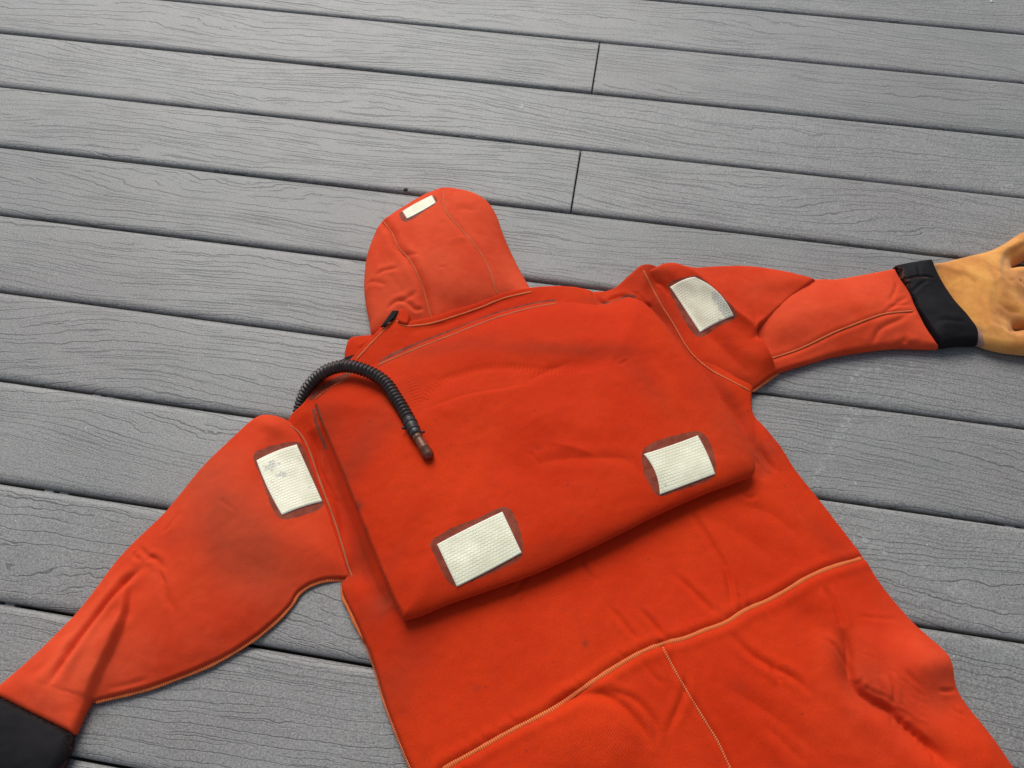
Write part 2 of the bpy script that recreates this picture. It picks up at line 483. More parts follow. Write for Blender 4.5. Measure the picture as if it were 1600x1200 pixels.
# joists and fastener clips seen through the gaps
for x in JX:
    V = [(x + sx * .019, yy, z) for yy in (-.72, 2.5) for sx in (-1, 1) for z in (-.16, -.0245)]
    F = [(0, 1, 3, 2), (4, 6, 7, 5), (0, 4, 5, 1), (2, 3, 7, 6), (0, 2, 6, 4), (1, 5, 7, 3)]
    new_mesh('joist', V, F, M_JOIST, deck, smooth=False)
clip = None
for x in JX[2:9]:
    for row in range(-4, 12):
        y = LINE0 - row * BOARD
        if clip is None:
            V = []; F = []
            for (x0, x1, z1) in ((-.014, -.002, -.0075), (.006, .018, -.0085), (-.016, .020, -.016)):
                b = len(V)
                V += [(xx, yy, zz) for xx in (x0, x1) for yy in (-.0019, .0019) for zz in (-.024, z1)]
                F += [tuple(b + i for i in f) for f in ((0, 1, 3, 2), (4, 6, 7, 5), (0, 4, 5, 1), (2, 3, 7, 6), (0, 2, 6, 4), (1, 5, 7, 3))]
            clip = new_mesh('fastener_clip', V, F, M_CLIP, deck, smooth=False); c = clip
        else:
            c = clip.copy(); COL.objects.link(c); c.parent = deck
        c.location = (x + .01, y, 0)
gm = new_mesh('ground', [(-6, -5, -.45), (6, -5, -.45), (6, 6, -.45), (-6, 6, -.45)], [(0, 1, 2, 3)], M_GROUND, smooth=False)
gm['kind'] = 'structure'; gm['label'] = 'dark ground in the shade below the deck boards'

# ------------------------------------------------------------------ suit
suit = bpy.data.objects.new('immersion_suit', None); COL.objects.link(suit)
suit['label'] = 'orange neoprene immersion suit lying face down, arms spread, on the grey deck'
suit['category'] = 'immersion suit'

PANELS = []


class Panel:
    def __init__(s, name, outline, h=.0018, T=.012, r=.005, dome=.018, dl=.045, base=0.0, blur=.006,
                 mat=None, zoff=None, seed=1, lowamp=.0012, finewr=.00012, bottom=True, step=3.0, zk=.5):
        s.name = name; s.h = h; s.mat = mat or MN; s.seed = seed
        P = []; cor = []
        for p in outline:
            P.append((p[0], p[1], p[2] if len(p) > 2 else T, p[3] if len(p) > 3 else r))
            cor.append(len(p) > 4 and p[4] == 'c')
        P = catmull(P, True, cor, step)
        # wobble of a hand-cut soft edge
        wz = P[:, 2] * zk + (base if not callable(base) else zoff)
        W = at(P[:, :2], wz)[:, :2]
        s.L = W
        x0, y0 = W.min(0) - 3 * h; x1, y1 = W.max(0) + 3 * h
        nx = int((x1 - x0) / h) + 1; ny = int((y1 - y0) / h) + 1
        s.x0, s.y0, s.nx, s.ny = x0, y0, nx, ny
        s.X, s.Y = np.meshgrid(x0 + np.arange(nx) * h, y0 + np.arange(ny) * h)
        ins = inside(s.X, s.Y, W)
        D, _, F, NX, NY = polydist(s.X, s.Y, W, True)
        s.D = np.where(ins, D, -D); s.NX, s.NY = NX, NY
        i0 = np.floor(F).astype(int) % len(P); t = F - np.floor(F); i1 = (i0 + 1) % len(P)
        Te = P[i0, 2] * (1 - t) + P[i1, 2] * t
        s.R = P[i0, 3] * (1 - t) + P[i1, 3] * t
        d = np.maximum(s.D, 0)
        k = np.exp(-d / dl)
        s.T = Te * k + (T + dome) * (1 - k)
        s.T = gblur(s.T, blur / h); s.R = gblur(s.R, .003 / h)
        s.B = np.zeros_like(s.T) + (base if not callable(base) else 0)
        if callable(base): s.B = base(s.X, s.Y)
        s.H = np.zeros_like(s.T)          # sculpted relief
        s.dirt = np.exp(-d / .003) * .30
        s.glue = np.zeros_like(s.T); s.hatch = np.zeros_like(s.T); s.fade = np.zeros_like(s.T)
        s.ampk = 1 - np.exp(-d / .02)
        s.H += noise_field(s.T.shape, .038 / h, seed) * lowamp * s.ampk
        s.H += noise_field(s.T.shape, .012 / h, seed + 50) * lowamp * .16
        s.H += noise_field(s.T.shape, .0035 / h, seed + 90) * finewr
        s.bottom = bottom; s.soft = 1.0; s.grime = 1.0
        PANELS.append(s)

    def top(s):
        u = np.clip(s.D / np.maximum(s.R, 1e-4), 0, 1)
        rim = np.sqrt(np.maximum(0, 1 - (1 - u) ** 2))
        Tt = np.maximum(s.T + s.H, .003)
        return s.B + .0006 + Tt * .5 + Tt * .5 * rim, s.B + .0006 + Tt * .5 - Tt * .5 * rim

    def sample(s, arr, x, y, outside=np.nan):
        fx = (x - s.x0) / s.h; fy = (y - s.y0) / s.h
        ok = (fx >= 0) & (fy >= 0) & (fx < s.nx - 1) & (fy < s.ny - 1)
        ix = np.clip(fx.astype(int), 0, s.nx - 2); iy = np.clip(fy.astype(int), 0, s.ny - 2)
        a = fx - ix; b = fy - iy
        v = (arr[iy, ix] * (1 - a) + arr[iy, ix + 1] * a) * (1 - b) + (arr[iy + 1, ix] * (1 - a) + arr[iy + 1, ix + 1] * a) * b
        return np.where(ok, v, outside)

    def height(s, x, y):
        t = s.top()[0]
        v = s.sample(t, x, y); d = s.sample(s.D, x, y)
        return np.where(d > -.0005, v, -1.0)

    # --- pixel to the surface of this panel
    def hit(s, pts):
        return ray_hit(pts, [s])

    # --- sculpting, pixel polylines
    def _pl(s, pts, zf=None):
        p = catmull([q[:2] for q in pts], False, None, 4.0) if len(pts) > 2 else np.asarray(pts, float)
        return s.hit(p)[:, :2]

    def _win(s, L, m):
        ix0 = max(0, int((L[:, 0].min() - m - s.x0) / s.h)); ix1 = min(s.nx, int((L[:, 0].max() + m - s.x0) / s.h) + 2)
        iy0 = max(0, int((L[:, 1].min() - m - s.y0) / s.h)); iy1 = min(s.ny, int((L[:, 1].max() + m - s.y0) / s.h) + 2)
        return (slice(iy0, iy1), slice(ix0, ix1))

    def crease(s, pts, depth=.002, width=.003, lip=.45, taper=.25, side=0.0):
        L = s._pl(pts); w_ = s._win(L, width * 7 + .01)
        D, SD, F, _, _ = polydist(s.X[w_], s.Y[w_], L); f = F / (len(L) - 1)
        # fade past the ends
        tp = np.clip(np.minimum(f, 1 - f) / taper, 0, 1) if taper > 0 else 1
        tp = np.sin(tp * np.pi / 2) if taper > 0 else 1
        if abs(depth) < .0045: depth *= s.soft
        v = -depth * np.exp(-(D / width) ** 1.4) + depth * lip * np.exp(-((D - 2.4 * width) / (1.6 * width)) ** 2) * (1 + side * np.sign(SD))
        s.H[w_] += v * tp

    def step(s, pts, height=.01, we=.0015, decay=.04, left=True, taper=.2):
        L = s._pl(pts); w_ = s._win(L, decay * 3.5)
        D, SD, F, _, _ = polydist(s.X[w_], s.Y[w_], L); f = F / (len(L) - 1)
        if not left: SD = -SD
        tp = np.clip(np.minimum(f, 1 - f) / taper, 0, 1) if taper > 0 else 1
        if taper > 0: tp = tp * tp * (3 - 2 * tp)
        sg = 1 / (1 + np.exp(-np.clip(SD / we, -30, 30)))
        s.H[w_] += height * sg * np.exp(-np.maximum(SD, 0) ** 1.5 / decay ** 1.5) * tp

    def bump(s, c, rx, ry=None, ang=0, amp=.004, flat=1.0):
        P = s.hit([c, (c[0] + 10, c[1])]); m = 10 / max(np.hypot(*(P[1] - P[0])[:2]), 1e-4)   # px per metre
        ry = ry or rx; a = math.radians(ang)
        x = s.X - P[0, 0]; y = s.Y - P[0, 1]
        u = (x * math.cos(a) + y * math.sin(a)) / (rx / m); v = (-x * math.sin(a) + y * math.cos(a)) / (ry / m)
        g = np.exp(-((u * u + v * v) ** flat))
        return amp * g

    def add(s, *a, **k): s.H += s.bump(*a, **k)
    def soil(s, c, rx, ry, ang, amp): s.dirt += s.bump(c, rx, ry, ang, amp * s.grime)

    def stroke(s, which, pts, width, amp):
        L = s._pl(pts); w_ = s._win(L, width * 3)
        D, SD, F, _, _ = polydist(s.X[w_], s.Y[w_], L)
        arr = getattr(s, which); arr[w_] = np.maximum(arr[w_], amp * np.exp(-(D / width) ** 2))

    def gluequad(s, pts, soft=.0015, amp=1.0):
        L = s.hit(pts)[:, :2]; L = catmull(L * 1000, True, None, 3.0) / 1000
        D, _, _, _, _ = polydist(s.X, s.Y, L, True); ins = inside(s.X, s.Y, L)
        sd = np.where(ins, D, -D)
        s.glue = np.maximum(s.glue, amp / (1 + np.exp(-np.clip(sd / soft, -30, 30))))

    def build(s, parent, names=None, splitter=None):
        """names: list of part names, splitter(x, y)->index array: cuts the skin along its seams"""
        zt, zb = s.top()
        D = s.D; ny, nx = s.ny, s.nx
        keep = D > s.h * .45
        c = keep[:-1, :-1] | keep[1:, :-1] | keep[:-1, 1:] | keep[1:, 1:]
        X = np.where(keep, s.X, s.NX); Y = np.where(keep, s.Y, s.NY)
        mid = s.B + .0006 + np.maximum(s.T + s.H, .003) * .5
        Zt = np.where(keep, zt, mid); Zb = np.where(keep, zb, mid)
        iy, ix = np.nonzero(c)
        a = iy * nx + ix; quads = np.stack([a, a + 1, a + nx + 1, a + nx], 1)
        Dm = np.maximum.reduce([D[iy, ix], D[iy + 1, ix], D[iy, ix + 1], D[iy + 1, ix + 1]])
        qb = quads[Dm < .016][:, ::-1]
        N = nx * ny
        kf = keep.ravel()
        qb = np.where(kf[qb], qb + N, qb)
        V = np.concatenate([np.stack([X.ravel(), Y.ravel(), Zt.ravel()], 1), np.stack([X.ravel(), Y.ravel(), Zb.ravel()], 1)])
        Q = np.vstack([quads, qb])
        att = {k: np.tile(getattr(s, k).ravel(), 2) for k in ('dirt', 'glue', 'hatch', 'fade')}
        cen = V[Q].mean(1)
        idx = splitter(cen[:, 0], cen[:, 1]) if splitter else np.zeros(len(Q), int)
        names = names or [s.name]
        obs = []
        for k, nm in enumerate(names):
            q = Q[idx == k]
            if not len(q): continue
            used, inv = np.unique(q.ravel(), return_inverse=True)
            obs.append(new_mesh(nm, V[used], inv.reshape(q.shape), s.mat, parent, {a_: v_[used] for a_, v_ in att.items()}))
        return obs


def ray_hit(pts, panels, lift=0.0):
    """first surface (among panels) that the ray through each pixel meets, else the deck"""
    d = rays(pts); o = np.array([0, 0, CAMH])
    zs = np.arange(.13, -.0006, -.0006)
    t = (zs[:, None] - CAMH) / d[None, :, 2]
    X = t * d[None, :, 0]; Y = t * d[None, :, 1]
    Hm = np.full(X.shape, -1.0)
    for p in panels:
        tp = p.top()[0] if not hasattr(p, '_top') else p._top
        v = p.sample(tp, X, Y); dd = p.sample(p.D, X, Y)
        v = np.where((dd > -.001) & ~np.isnan(v), v, -1.0); Hm = np.maximum(Hm, v)
    Hm = np.maximum(Hm, 0.0)
    hit = Hm >= zs[:, None]
    k = np.argmax(hit, 0); k = np.where(hit.any(0), k, len(zs) - 1)
    j = np.arange(X.shape[1])
    k0 = np.maximum(k - 1, 0)
    a = zs[k0] - Hm[k0, j]; b = zs[k] - Hm[k, j]
    f = np.where((k > 0) & (np.abs(Hm[k, j] - Hm[k0, j]) < .003), np.clip(a / np.maximum(a - b, 1e-9), 0, 1), 1.0)
    g = lambda A: A[k0, j] * (1 - f) + A[k, j] * f
    return np.stack([g(X), g(Y), zs[k0] * (1 - f) + zs[k] * f + lift], 1)


def surf(x, y, panels):
    v = np.full(np.shape(x), 0.0)
    for p in panels: v = np.maximum(v, np.nan_to_num(p.height(x, y), nan=-1))
    return v


def smooth_line(P, n=2):
    P = P.copy()
    for _ in range(n): P[1:-1] = (P[:-2] + 2 * P[1:-1] + P[2:]) / 4
    return P


def resample(P, step):
    seg = np.linalg.norm(np.diff(P, axis=0), axis=1); s = np.concatenate([[0], np.cumsum(seg)])
    n = max(4, int(s[-1] / step)); u = np.linspace(0, s[-1], n)
    return np.stack([np.interp(u, s, P[:, k]) for k in range(P.shape[1])], 1), u


def sweep(name, P, rad, mat, parent, sides=8, up=(0, 0, 1), flat=1.0, attrs=None, caps=True):
    """P (n,3) centre line, rad (n,sides) radii"""
    T = np.gradient(P, axis=0); T /= np.linalg.norm(T, axis=1)[:, None] + 1e-12
    U = np.tile(np.asarray(up, float), (len(P), 1)); Sd = np.cross(T, U); Sd /= np.linalg.norm(Sd, axis=1)[:, None] + 1e-9
    U = np.cross(Sd, T)
    th = np.arange(sides) / sides * 2 * np.pi
    V = P[:, None] + rad[..., None] * (np.cos(th)[None, :, None] * Sd[:, None] + flat * np.sin(th)[None, :, None] * U[:, None])
    n = len(P); i = np.arange(n - 1)[:, None] * sides; j = np.arange(sides)[None]; k = (j + 1) % sides
    F = np.stack([i + j, i + k, i + sides + k, i + sides + j], -1).reshape(-1, 4)
    V = V.reshape(-1, 3)
    if caps:
        c0, c1 = len(V), len(V) + 1
        V = np.vstack([V, P[:1], P[-1:]])
        e = []
        for q in range(sides):
            e.append((c0, (q + 1) % sides, q, c0)); e.append((c1, (n - 1) * sides + q, (n - 1) * sides + (q + 1) % sides, c1))
        tri = np.array(e)[:, :3]
        at2 = {k2: np.concatenate([v.ravel(), [0, 0]]) for k2, v in (attrs or {}).items()}
        o = mixed_mesh(name, V, F, tri, mat, parent, at2)
        return o
    return new_mesh(name, V, F, mat, parent, {k2: v.ravel() for k2, v in (attrs or {}).items()})


def mixed_mesh(name, V, Q, Tr, mat, parent, attrs):
    me = bpy.data.meshes.new(name)
    me.vertices.add(len(V)); me.vertices.foreach_set('co', np.asarray(V, np.float32).ravel())
    idx = np.concatenate([Q.ravel(), Tr.ravel()]).astype(np.int32)
    me.loops.add(len(idx)); me.loops.foreach_set('vertex_index', idx)
    st = np.concatenate([np.arange(len(Q)) * 4, len(Q) * 4 + np.arange(len(Tr)) * 3]).astype(np.int32)
    me.polygons.add(len(st)); me.polygons.foreach_set('loop_start', st)
    me.polygons.foreach_set('use_smooth', np.ones(len(st), bool))
    me.update(calc_edges=True); me.validate()
    for an, arr in attrs.items():
        a = me.attributes.new(an, 'FLOAT', 'POINT'); a.data.foreach_set('value', np.asarray(arr, np.float32))
    me.materials.append(mat)
    o = bpy.data.objects.new(name, me); COL.objects.link(o); o.parent = parent
    return o


def seam(pts, panels, kind='thin', name='seam', lift=None, parent=None, fadelen=.003):
    """a stitched seam laid on the surface: overlocked (thick) or a thin zigzag rope"""
    p = catmull([q[:2] for q in pts], False, None, 3.0)
    P = ray_hit(p, panels)
    P = smooth_line(P, 5)
    P, u = resample(P, .0005 if kind != 'thin' else .0005)
    j = noise_field((len(P), 12), 9, len(P))[:, 3]
    if kind == 'over': R0, pitch, flat, amp, mat, lf = .0027, .0025, .40, .12, M_OVER, .0004
    elif kind == 'old': R0, pitch, flat, amp, mat, lf = .0011, .0026, .6, .28, M_OLD, .0001
    else: R0, pitch, flat, amp, mat, lf = .0013, .0025, .7, .30, M_THIN, .0001
    if lift is not None: lf = lift
    sides = 8
    th = np.arange(sides) / sides * 2 * np.pi
    ph = 2 * np.pi * u / pitch + noise_field((len(P), 12), 30, len(P) + 5)[:, 2] * 1.5
    sl = 1.0 if kind != 'over' else .35
    st = np.cos(ph[:, None] + sl * th[None])
    rad = R0 * (1 + .15 * np.clip(j, -2, 2))[:, None] * (1 + amp * st)
    P[:, 2] += lf
    fade = np.clip(np.minimum(u, u[-1] - u) / fadelen, .3, 1)[:, None]
    return sweep(name, P, rad * fade, mat, parent or suit, sides, flat=flat, attrs={'stitch': st})


# ------------------------------------------------------------ back and trousers (one skin, cut at its seams)
torso = Panel('torso', [
    (474, 634, .020, .006), (494, 607, .026, .006), (520, 588, .030, .006), (548, 569, .032, .005), (575, 541, .032, .004), (598, 518, .032, .003), (617, 497, .030, .003, 'c'),
    (628, 510, .036, .004), (650, 509, .038, .005), (676, 504, .038, .005), (712, 493, .038, .005), (750, 480, .038, .006), (784, 466, .036, .006), (808, 460, .034, .006),
    (832, 455, .030, .007), (870, 452, .026, .007), (905, 454, .022, .007), (932, 460, .018, .006), (957, 455, .020, .006), (980, 436, .028, .007), (1003, 419, .030, .007),
    (1030, 424, .012, .005), (1050, 468, .012, .005), (1095, 540, .012, .005), (1140, 576, .012, .005), (1176, 604, .012, .005), (1174, 620, .012, .005),
    (1177, 648, .012, .005), (1196, 672), (1218, 698), (1242, 736), (1277, 780), (1316, 830), (1350, 876), (1377, 917), (1413, 962), (1443, 994), (1476, 1026, .02, .009), (1483, 1044, .02, .009), (1489, 1076), (1508, 1106), (1527, 1131),
    (1576, 1198), (1650, 1300), (1690, 1400), (1600, 1470), (1300, 1480), (1000, 1470), (760, 1440), (690, 1300), (642, 1200), (604, 1105), (585, 1040), (562, 985), (543, 945, .010, .004), (534, 925, .008, .004),
    (533, 912, .007, .003), (543, 902, .006, .003), (532, 880, .009, .004), (510, 815, .010, .004), (490, 752, .010, .004), (466, 695, .010, .004), (450, 668, .012, .004), (455, 652, .014, .004)],
    h=.0019, T=.011, r=.0048, dome=.021, dl=.040, seed=4, lowamp=.0011)
t = torso; torso.soft = 1.0; torso.grime = 1.35
# big shapes under the flap and at the hips
t.add((1235, 1090), 150, 110, -30, .010)
t.add((1000, 1050), 200, 120, 25, .004)
t.add((700, 1080), 120, 90, 0, -.004)
t.add((1440, 1035), 50, 45, 0, .016)
t.add((1520, 1170), 60, 50, -40, .012)
t.add((1275, 972), 42, 26, -30, -.007)
t.crease([(1317, 980), (1326, 1025), (1328, 1059), (1340, 1080), (1362, 1097), (1390, 1111), (1412, 1134), (1439, 1156), (1469, 1179), (1490, 1205)], .011, .009, .22, .18)
t.crease([(1317, 975), (1326, 1022), (1329, 1059), (1339, 1079), (1361, 1097), (1391, 1112), (1412, 1134), (1439, 1156), (1466, 1178)], .0035, .0022, .3, .2)
t.crease([(1289, 916), (1307, 950), (1319, 985)], .0030, .0030, .5, .3)
t.crease([(1285, 995), (1303, 1008), (1318, 1032), (1330, 1062)], .0026, .0022, .5, .3)
rw = random.Random(17)
for k in range(22):                                   # crushed wrinkles in the deep fold
    a = rw.random(); x0 = 1332 + 118 * a + rw.uniform(-6, 6); y0 = 1066 + 102 * a + rw.uniform(-6, 6)
    th = math.radians(rw.choice((rw.uniform(20, 60), rw.uniform(-80, -30)))); ln = rw.uniform(10, 30)
    t.crease([(x0, y0), (x0 + ln * .5 * math.cos(th) + rw.uniform(-2, 2), y0 + ln * .5 * math.sin(th) + rw.uniform(-2, 2)), (x0 + ln * math.cos(th + .3), y0 + ln * math.sin(th + .3))], rw.uniform(.0005, .0013), rw.uniform(.0013, .002), .5, .4)
for (x0, y0, x1, y1) in [(1350, 1084, 1396, 1118), (1362, 1080, 1404, 1106), (1390, 1102, 1440, 1148), (1345, 1072, 1375, 1092), (1400, 1106, 1440, 1138), (1370, 1060, 1384, 1090), (1392, 1056, 1398, 1092)]:
    t.crease([(x0, y0), ((x0 + x1) / 2 + 2, (y0 + y1) / 2 - 3), (x1, y1)], .0013, .0015, .5, .35)
for k in range(26):
    x0 = 1350 + rw.uniform(-20, 100); y0 = 1040 + (x0 - 1350) * .75 + rw.uniform(-28, 34); th = math.radians(rw.uniform(20, 75)); ln = rw.uniform(8, 20)
    t.crease([(x0, y0), (x0 + ln * .5 * math.cos(th) + rw.uniform(-1.5, 1.5), y0 + ln * .5 * math.sin(th)), (x0 + ln * math.cos(th), y0 + ln * math.sin(th))], rw.uniform(.0004, .0008), .0011, .5, .4)
t.crease([(1388, 1048), (1399, 1085), (1396, 1102)], .0016, .0018, .5, .35)
t.crease([(1415, 1045), (1424, 1058), (1434, 1071)], .0014, .0018, .5, .35)
t.crease([(1466, 1079), (1480, 1080), (1494, 1078)], .0018, .0018, .5, .3)
t.crease([(1490, 1105), (1496, 1113), (1508, 1118)], .0016, .0018, .5, .3)
t.crease([(1340, 962), (1370, 966), (1405, 968)], .0008, .0020, .5, .4)
t.crease([(1139, 986), (1172, 1021), (1210, 1044), (1244, 1062), (1270, 1089)], .0028, .0034, .5, .3)
t.crease([(1202, 1042), (1212, 1054), (1221, 1067)], .0026, .0024, .5, .3)
t.crease([(1079, 795), (1109, 845), (1135, 894), (1146, 954)], .0026, .0030, .5, .25)
t.crease([(1149, 905), (1156, 928), (1160, 948)], .0018, .0022, .5, .4)
t.crease([(1052, 894), (1086, 927), (1120, 961)], .0024, .0030, .5, .3)
t.crease([(1000, 950), (1022, 976), (1041, 1002)], .0024, .0026, .5, .3)
t.crease([(902, 860), (914, 885), (932, 913)], .0016, .0028, .5, .35)
t.crease([(954, 947), (975, 975), (998, 1003)], .0020, .0026, .5, .3)
t.crease([(826, 893), (815, 910), (796, 934)], .0012, .0026, .5, .35)
t.crease([(1186, 690), (1196, 712), (1212, 738)], .0030, .0034, .5, .3)
t.crease([(1176, 708), (1192, 726), (1200, 742)], .0026, .0030, .5, .3)
t.crease([(1178, 640), (1190, 700), (1215, 740)], .0022, .0050, .5, .3)
t.crease([(1160, 770), (1172, 778), (1182, 772)], .0018, .0024, .5, .3)
t.crease([(1158, 786), (1210, 806), (1260, 850)], .0018, .0070, .5, .35)
t.crease([(1100, 800), (1180, 850), (1220, 880)], .0014, .0080, .5, .35)
t.crease([(1130, 1070), (1210, 1120), (1290, 1190)], .0022, .0080, .5, .3)
t.crease([(1060, 1035), (1072, 1060), (1063, 1098), (1040, 1150)], .0018, .0030, .5, .3)
t.crease([(1000, 1025), (1018, 1054), (1040, 1072)], .0012, .0026, .5, .3)
t.crease([(1195, 1130), (1225, 1160), (1260, 1196)], .0020, .0050, .5, .3)
# lump of a pocket pressed from below
t.add((925, 1165), 78, 58, 0, .008, flat=1.8)
t.crease([(850, 1118), (887, 1094), (935, 1084), (973, 1103), (1006, 1143), (1018, 1172)], .0034, .0046, .45, .25)
t.crease([(950, 1078), (990, 1092), (1022, 1128), (1028, 1166)], .0024, .0032, .5, .3)
t.hatch += t.bump((945, 1150), 85, 40, 10, .9, 1.6) + t.bump((1330, 1140), 60, 22, 10, .5) + t.bump((1310, 1020), 30, 18, 10, .5)
# puckers beside the waist seam
WAIST = [(690, 1203), (745, 1172), (800, 1141), (860, 1110), (905, 1079), (960, 1043), (1000, 1020), (1034, 1006), (1070, 997), (1100, 985), (1135, 972), (1165, 953), (1200, 938), (1232, 920), (1262, 902), (1300, 886), (1347, 872)]
CENTRE = [(1034, 1008), (1050, 1040), (1075, 1083), (1100, 1124), (1122, 1160), (1143, 1204), (1200, 1300), (1260, 1400), (1300, 1480)]
WAISTX = [(560, 1290), (620, 1245)] + WAIST + [(1400, 850)]
t.crease(WAIST, .0026, .0036, .5, 0)
t.crease(CENTRE[:6], .0020, .0026, .5, 0)
rp = random.Random(5)
wl = catmull(WAIST, False, None, 9.0)
for k in range(3, len(wl) - 3, 3):
    x, y = wl[k]; sg = rp.choice((-1, 1)); ln = rp.uniform(8, 26)
    t.crease([(x + sg * 1, y + sg * 4), (x + sg * (2 + ln * .35) + rp.uniform(-3, 3), y + sg * (4 + ln * .55)), (x + sg * (2 + ln * .6), y + sg * (4 + ln))], rp.uniform(.0004, .0011), .0022, .5, .35)
# collar and shoulder creases
t.crease([(925, 455), (936, 470), (950, 476)], .003, .003, .5, .2)
t.crease([(948, 470), (972, 463), (988, 470)], .0024, .003, .5, .2)
t.crease([(992, 462), (1006, 474), (1020, 480)], .0026, .0024, .5, .3)
t.crease([(984, 455), (1000, 462), (1022, 488)], .0018, .002, .5, .3)
t.crease([(472, 660), (486, 690), (498, 730), (524, 780), (540, 850)], .0028, .0034, .5, .2)
t.crease([(480, 655), (494, 700), (500, 740), (520, 790)], .0022, .0022, .5, .2)
t.crease([(505, 745), (516, 770), (527, 785)], .0020, .0020, .5, .2)
t.crease([(630, 520), (700, 505), (790, 470), (830, 462)], .0012, .005, .5, .3)
# soil, and shade painted in beside the flap
torso.stroke('dirt', [(500, 700), (524, 760), (548, 826), (574, 890), (600, 944)], .010, .35)  # shade of the channel left of the flap, painted in as darker fabric
torso.stroke('dirt', [(1030, 480), (1070, 530), (1110, 580), (1150, 632), (1180, 690), (1196, 730)], .012, .40)  # shade right of the flap painted in, together with some dirt
for c_, rx_, ry_, an_, am_ in [((600, 940), 60, 26, 45, .42), ((1030, 430), 40, 40, 0, .35), ((620, 1060), 40, 90, -20, .30), ((915, 1006), 6, 6, 0, .6), ((1200, 700), 26, 40, -40, .3),
                               ((745, 1075), 7, 5, 0, .35), ((1340, 1050), 70, 40, -40, .32), ((1300, 850), 70, 18, -45, .2), ((560, 870), 20, 80, -15, .3), ((1470, 1070), 20, 40, 0, .25), ((930, 470), 24, 10, 0, .3)]:
    t.soil(c_, rx_, ry_, an_, am_)
torso._top = torso.top()[0]
wl_w = ray_hit(catmull(WAISTX, False, None, 6.0), [torso])[:, :2]
cl_w = ray_hit(catmull(CENTRE, False, None, 6.0), [torso])[:, :2]


def split_torso(x, y):
    _, sd, _, _, _ = polydist(x, y, wl_w); _, sc_, _, _, _ = polydist(x, y, cl_w)
    return np.where(sd > 0, 0, np.where(sc_ > 0, 2, 1))


# ------------------------------------------------------------ left sleeve
slv = Panel('sleeve', [
    (418, 650, .018, .008), (440, 654, .018, .006), (462, 664, .012, .004, 'c'), (480, 690, .010, .004), (499, 745, .010, .004), (520, 800, .010, .004), (540, 865, .009, .004), (553, 903, .007, .003, 'c'),
    (541, 904, .006, .003), (512, 905, .006, .003), (484, 914, .007, .003), (466, 927, .007, .003), (455, 945, .007, .003), (432, 969, .008, .0035), (398, 997, .008, .0035), (350, 1027, .008, .0035), (300, 1050, .008, .0035), (235, 1074, .008, .0035), (185, 1087, .008, .003), (147, 1096, .008, .003, 'c'),
    (132, 1120, .018, .007), (119, 1150, .018, .007, 'c'), (60, 1121, .018, .007), (2, 1092, .018, .007), (-30, 1080, .018, .007, 'c'), (-12, 1082), (10, 1065, .016, .007), (60, 1021, .015, .007), (130, 950, .014, .006), (180, 883, .014, .006), (213, 847, .013, .006), (262, 800), (320, 730), (352, 698), (388, 664, .015, .007), (404, 653, .017, .008)],
    h=.0017, T=.012, r=.0052, dome=.017, dl=.04, seed=21, lowamp=.0011)
s_ = slv; slv.soft = .75
s_.add((330, 800), 60, 110, 40, .004)
s_.add((385, 900), 70, 35, 30, -.003)
s_.step([(205, 905), (202, 925), (199, 955), (180, 1006), (158, 1048), (141, 1094), (132, 1120)], .0110, .0013, .030, False, .18)
s_.crease([(204, 915), (199, 955), (181, 1006), (159, 1050), (144, 1094)], .004, .0024, .0, .2)
s_.crease([(224, 884), (184, 920), (145, 968), (106, 1021), (73, 1074)], .0070, .0040, .45, .25)
s_.crease([(170, 910), (138, 958), (100, 1000)], .0020, .0050, .5, .3)
s_.crease([(214, 851), (230, 868), (246, 874), (260, 894)], .0026, .0026, .5, .3)
s_.crease([(217, 858), (210, 868), (222, 876)], .0022, .0022, .5, .3)
s_.crease([(240, 882), (251, 910), (262, 936), (276, 960)], .0016, .0030, .6, .35)
s_.crease([(225, 878), (238, 872), (248, 886), (256, 912)], .0020, .0022, .5, .3)
s_.crease([(245, 890), (256, 908), (259, 924)], .0016, .0020, .5, .3)
s_.crease([(190, 955), (170, 990), (150, 1030)], -.0026, .0090, .0, .3)
s_.crease([(40, 1055), (70, 1040), (110, 1004)], .0012, .0050, .5, .3)
s_.crease([(250, 835), (265, 822), (280, 800)], .0012, .0022, .5, .3)
s_.crease([(340, 778), (360, 792), (372, 800)], .0008, .0020, .5, .3)
s_.crease([(165, 1076), (190, 1072), (235, 1060)], .0010, .0020, .5, .3)
s_.crease([(474, 700), (482, 730), (500, 768), (520, 812), (535, 860)], .0010, .0030, .5, .2)
s_.add((430, 668), 30, 14, -20, .005)
for c_, rx_, ry_, an_, am_ in [((345, 800), 50, 110, 42, .95), ((415, 880), 44, 80, 40, .62), ((380, 850), 60, 90, 42, .25), ((320, 740), 50, 24, 45, .25), ((270, 840), 26, 16, 30, .3), ((160, 1010), 70, 10, 50, .12), ((470, 660), 22, 12, 0, .3), ((55, 1090), 70, 5, -26, .35)]:
    s_.soil(c_, rx_, ry_, an_, am_)

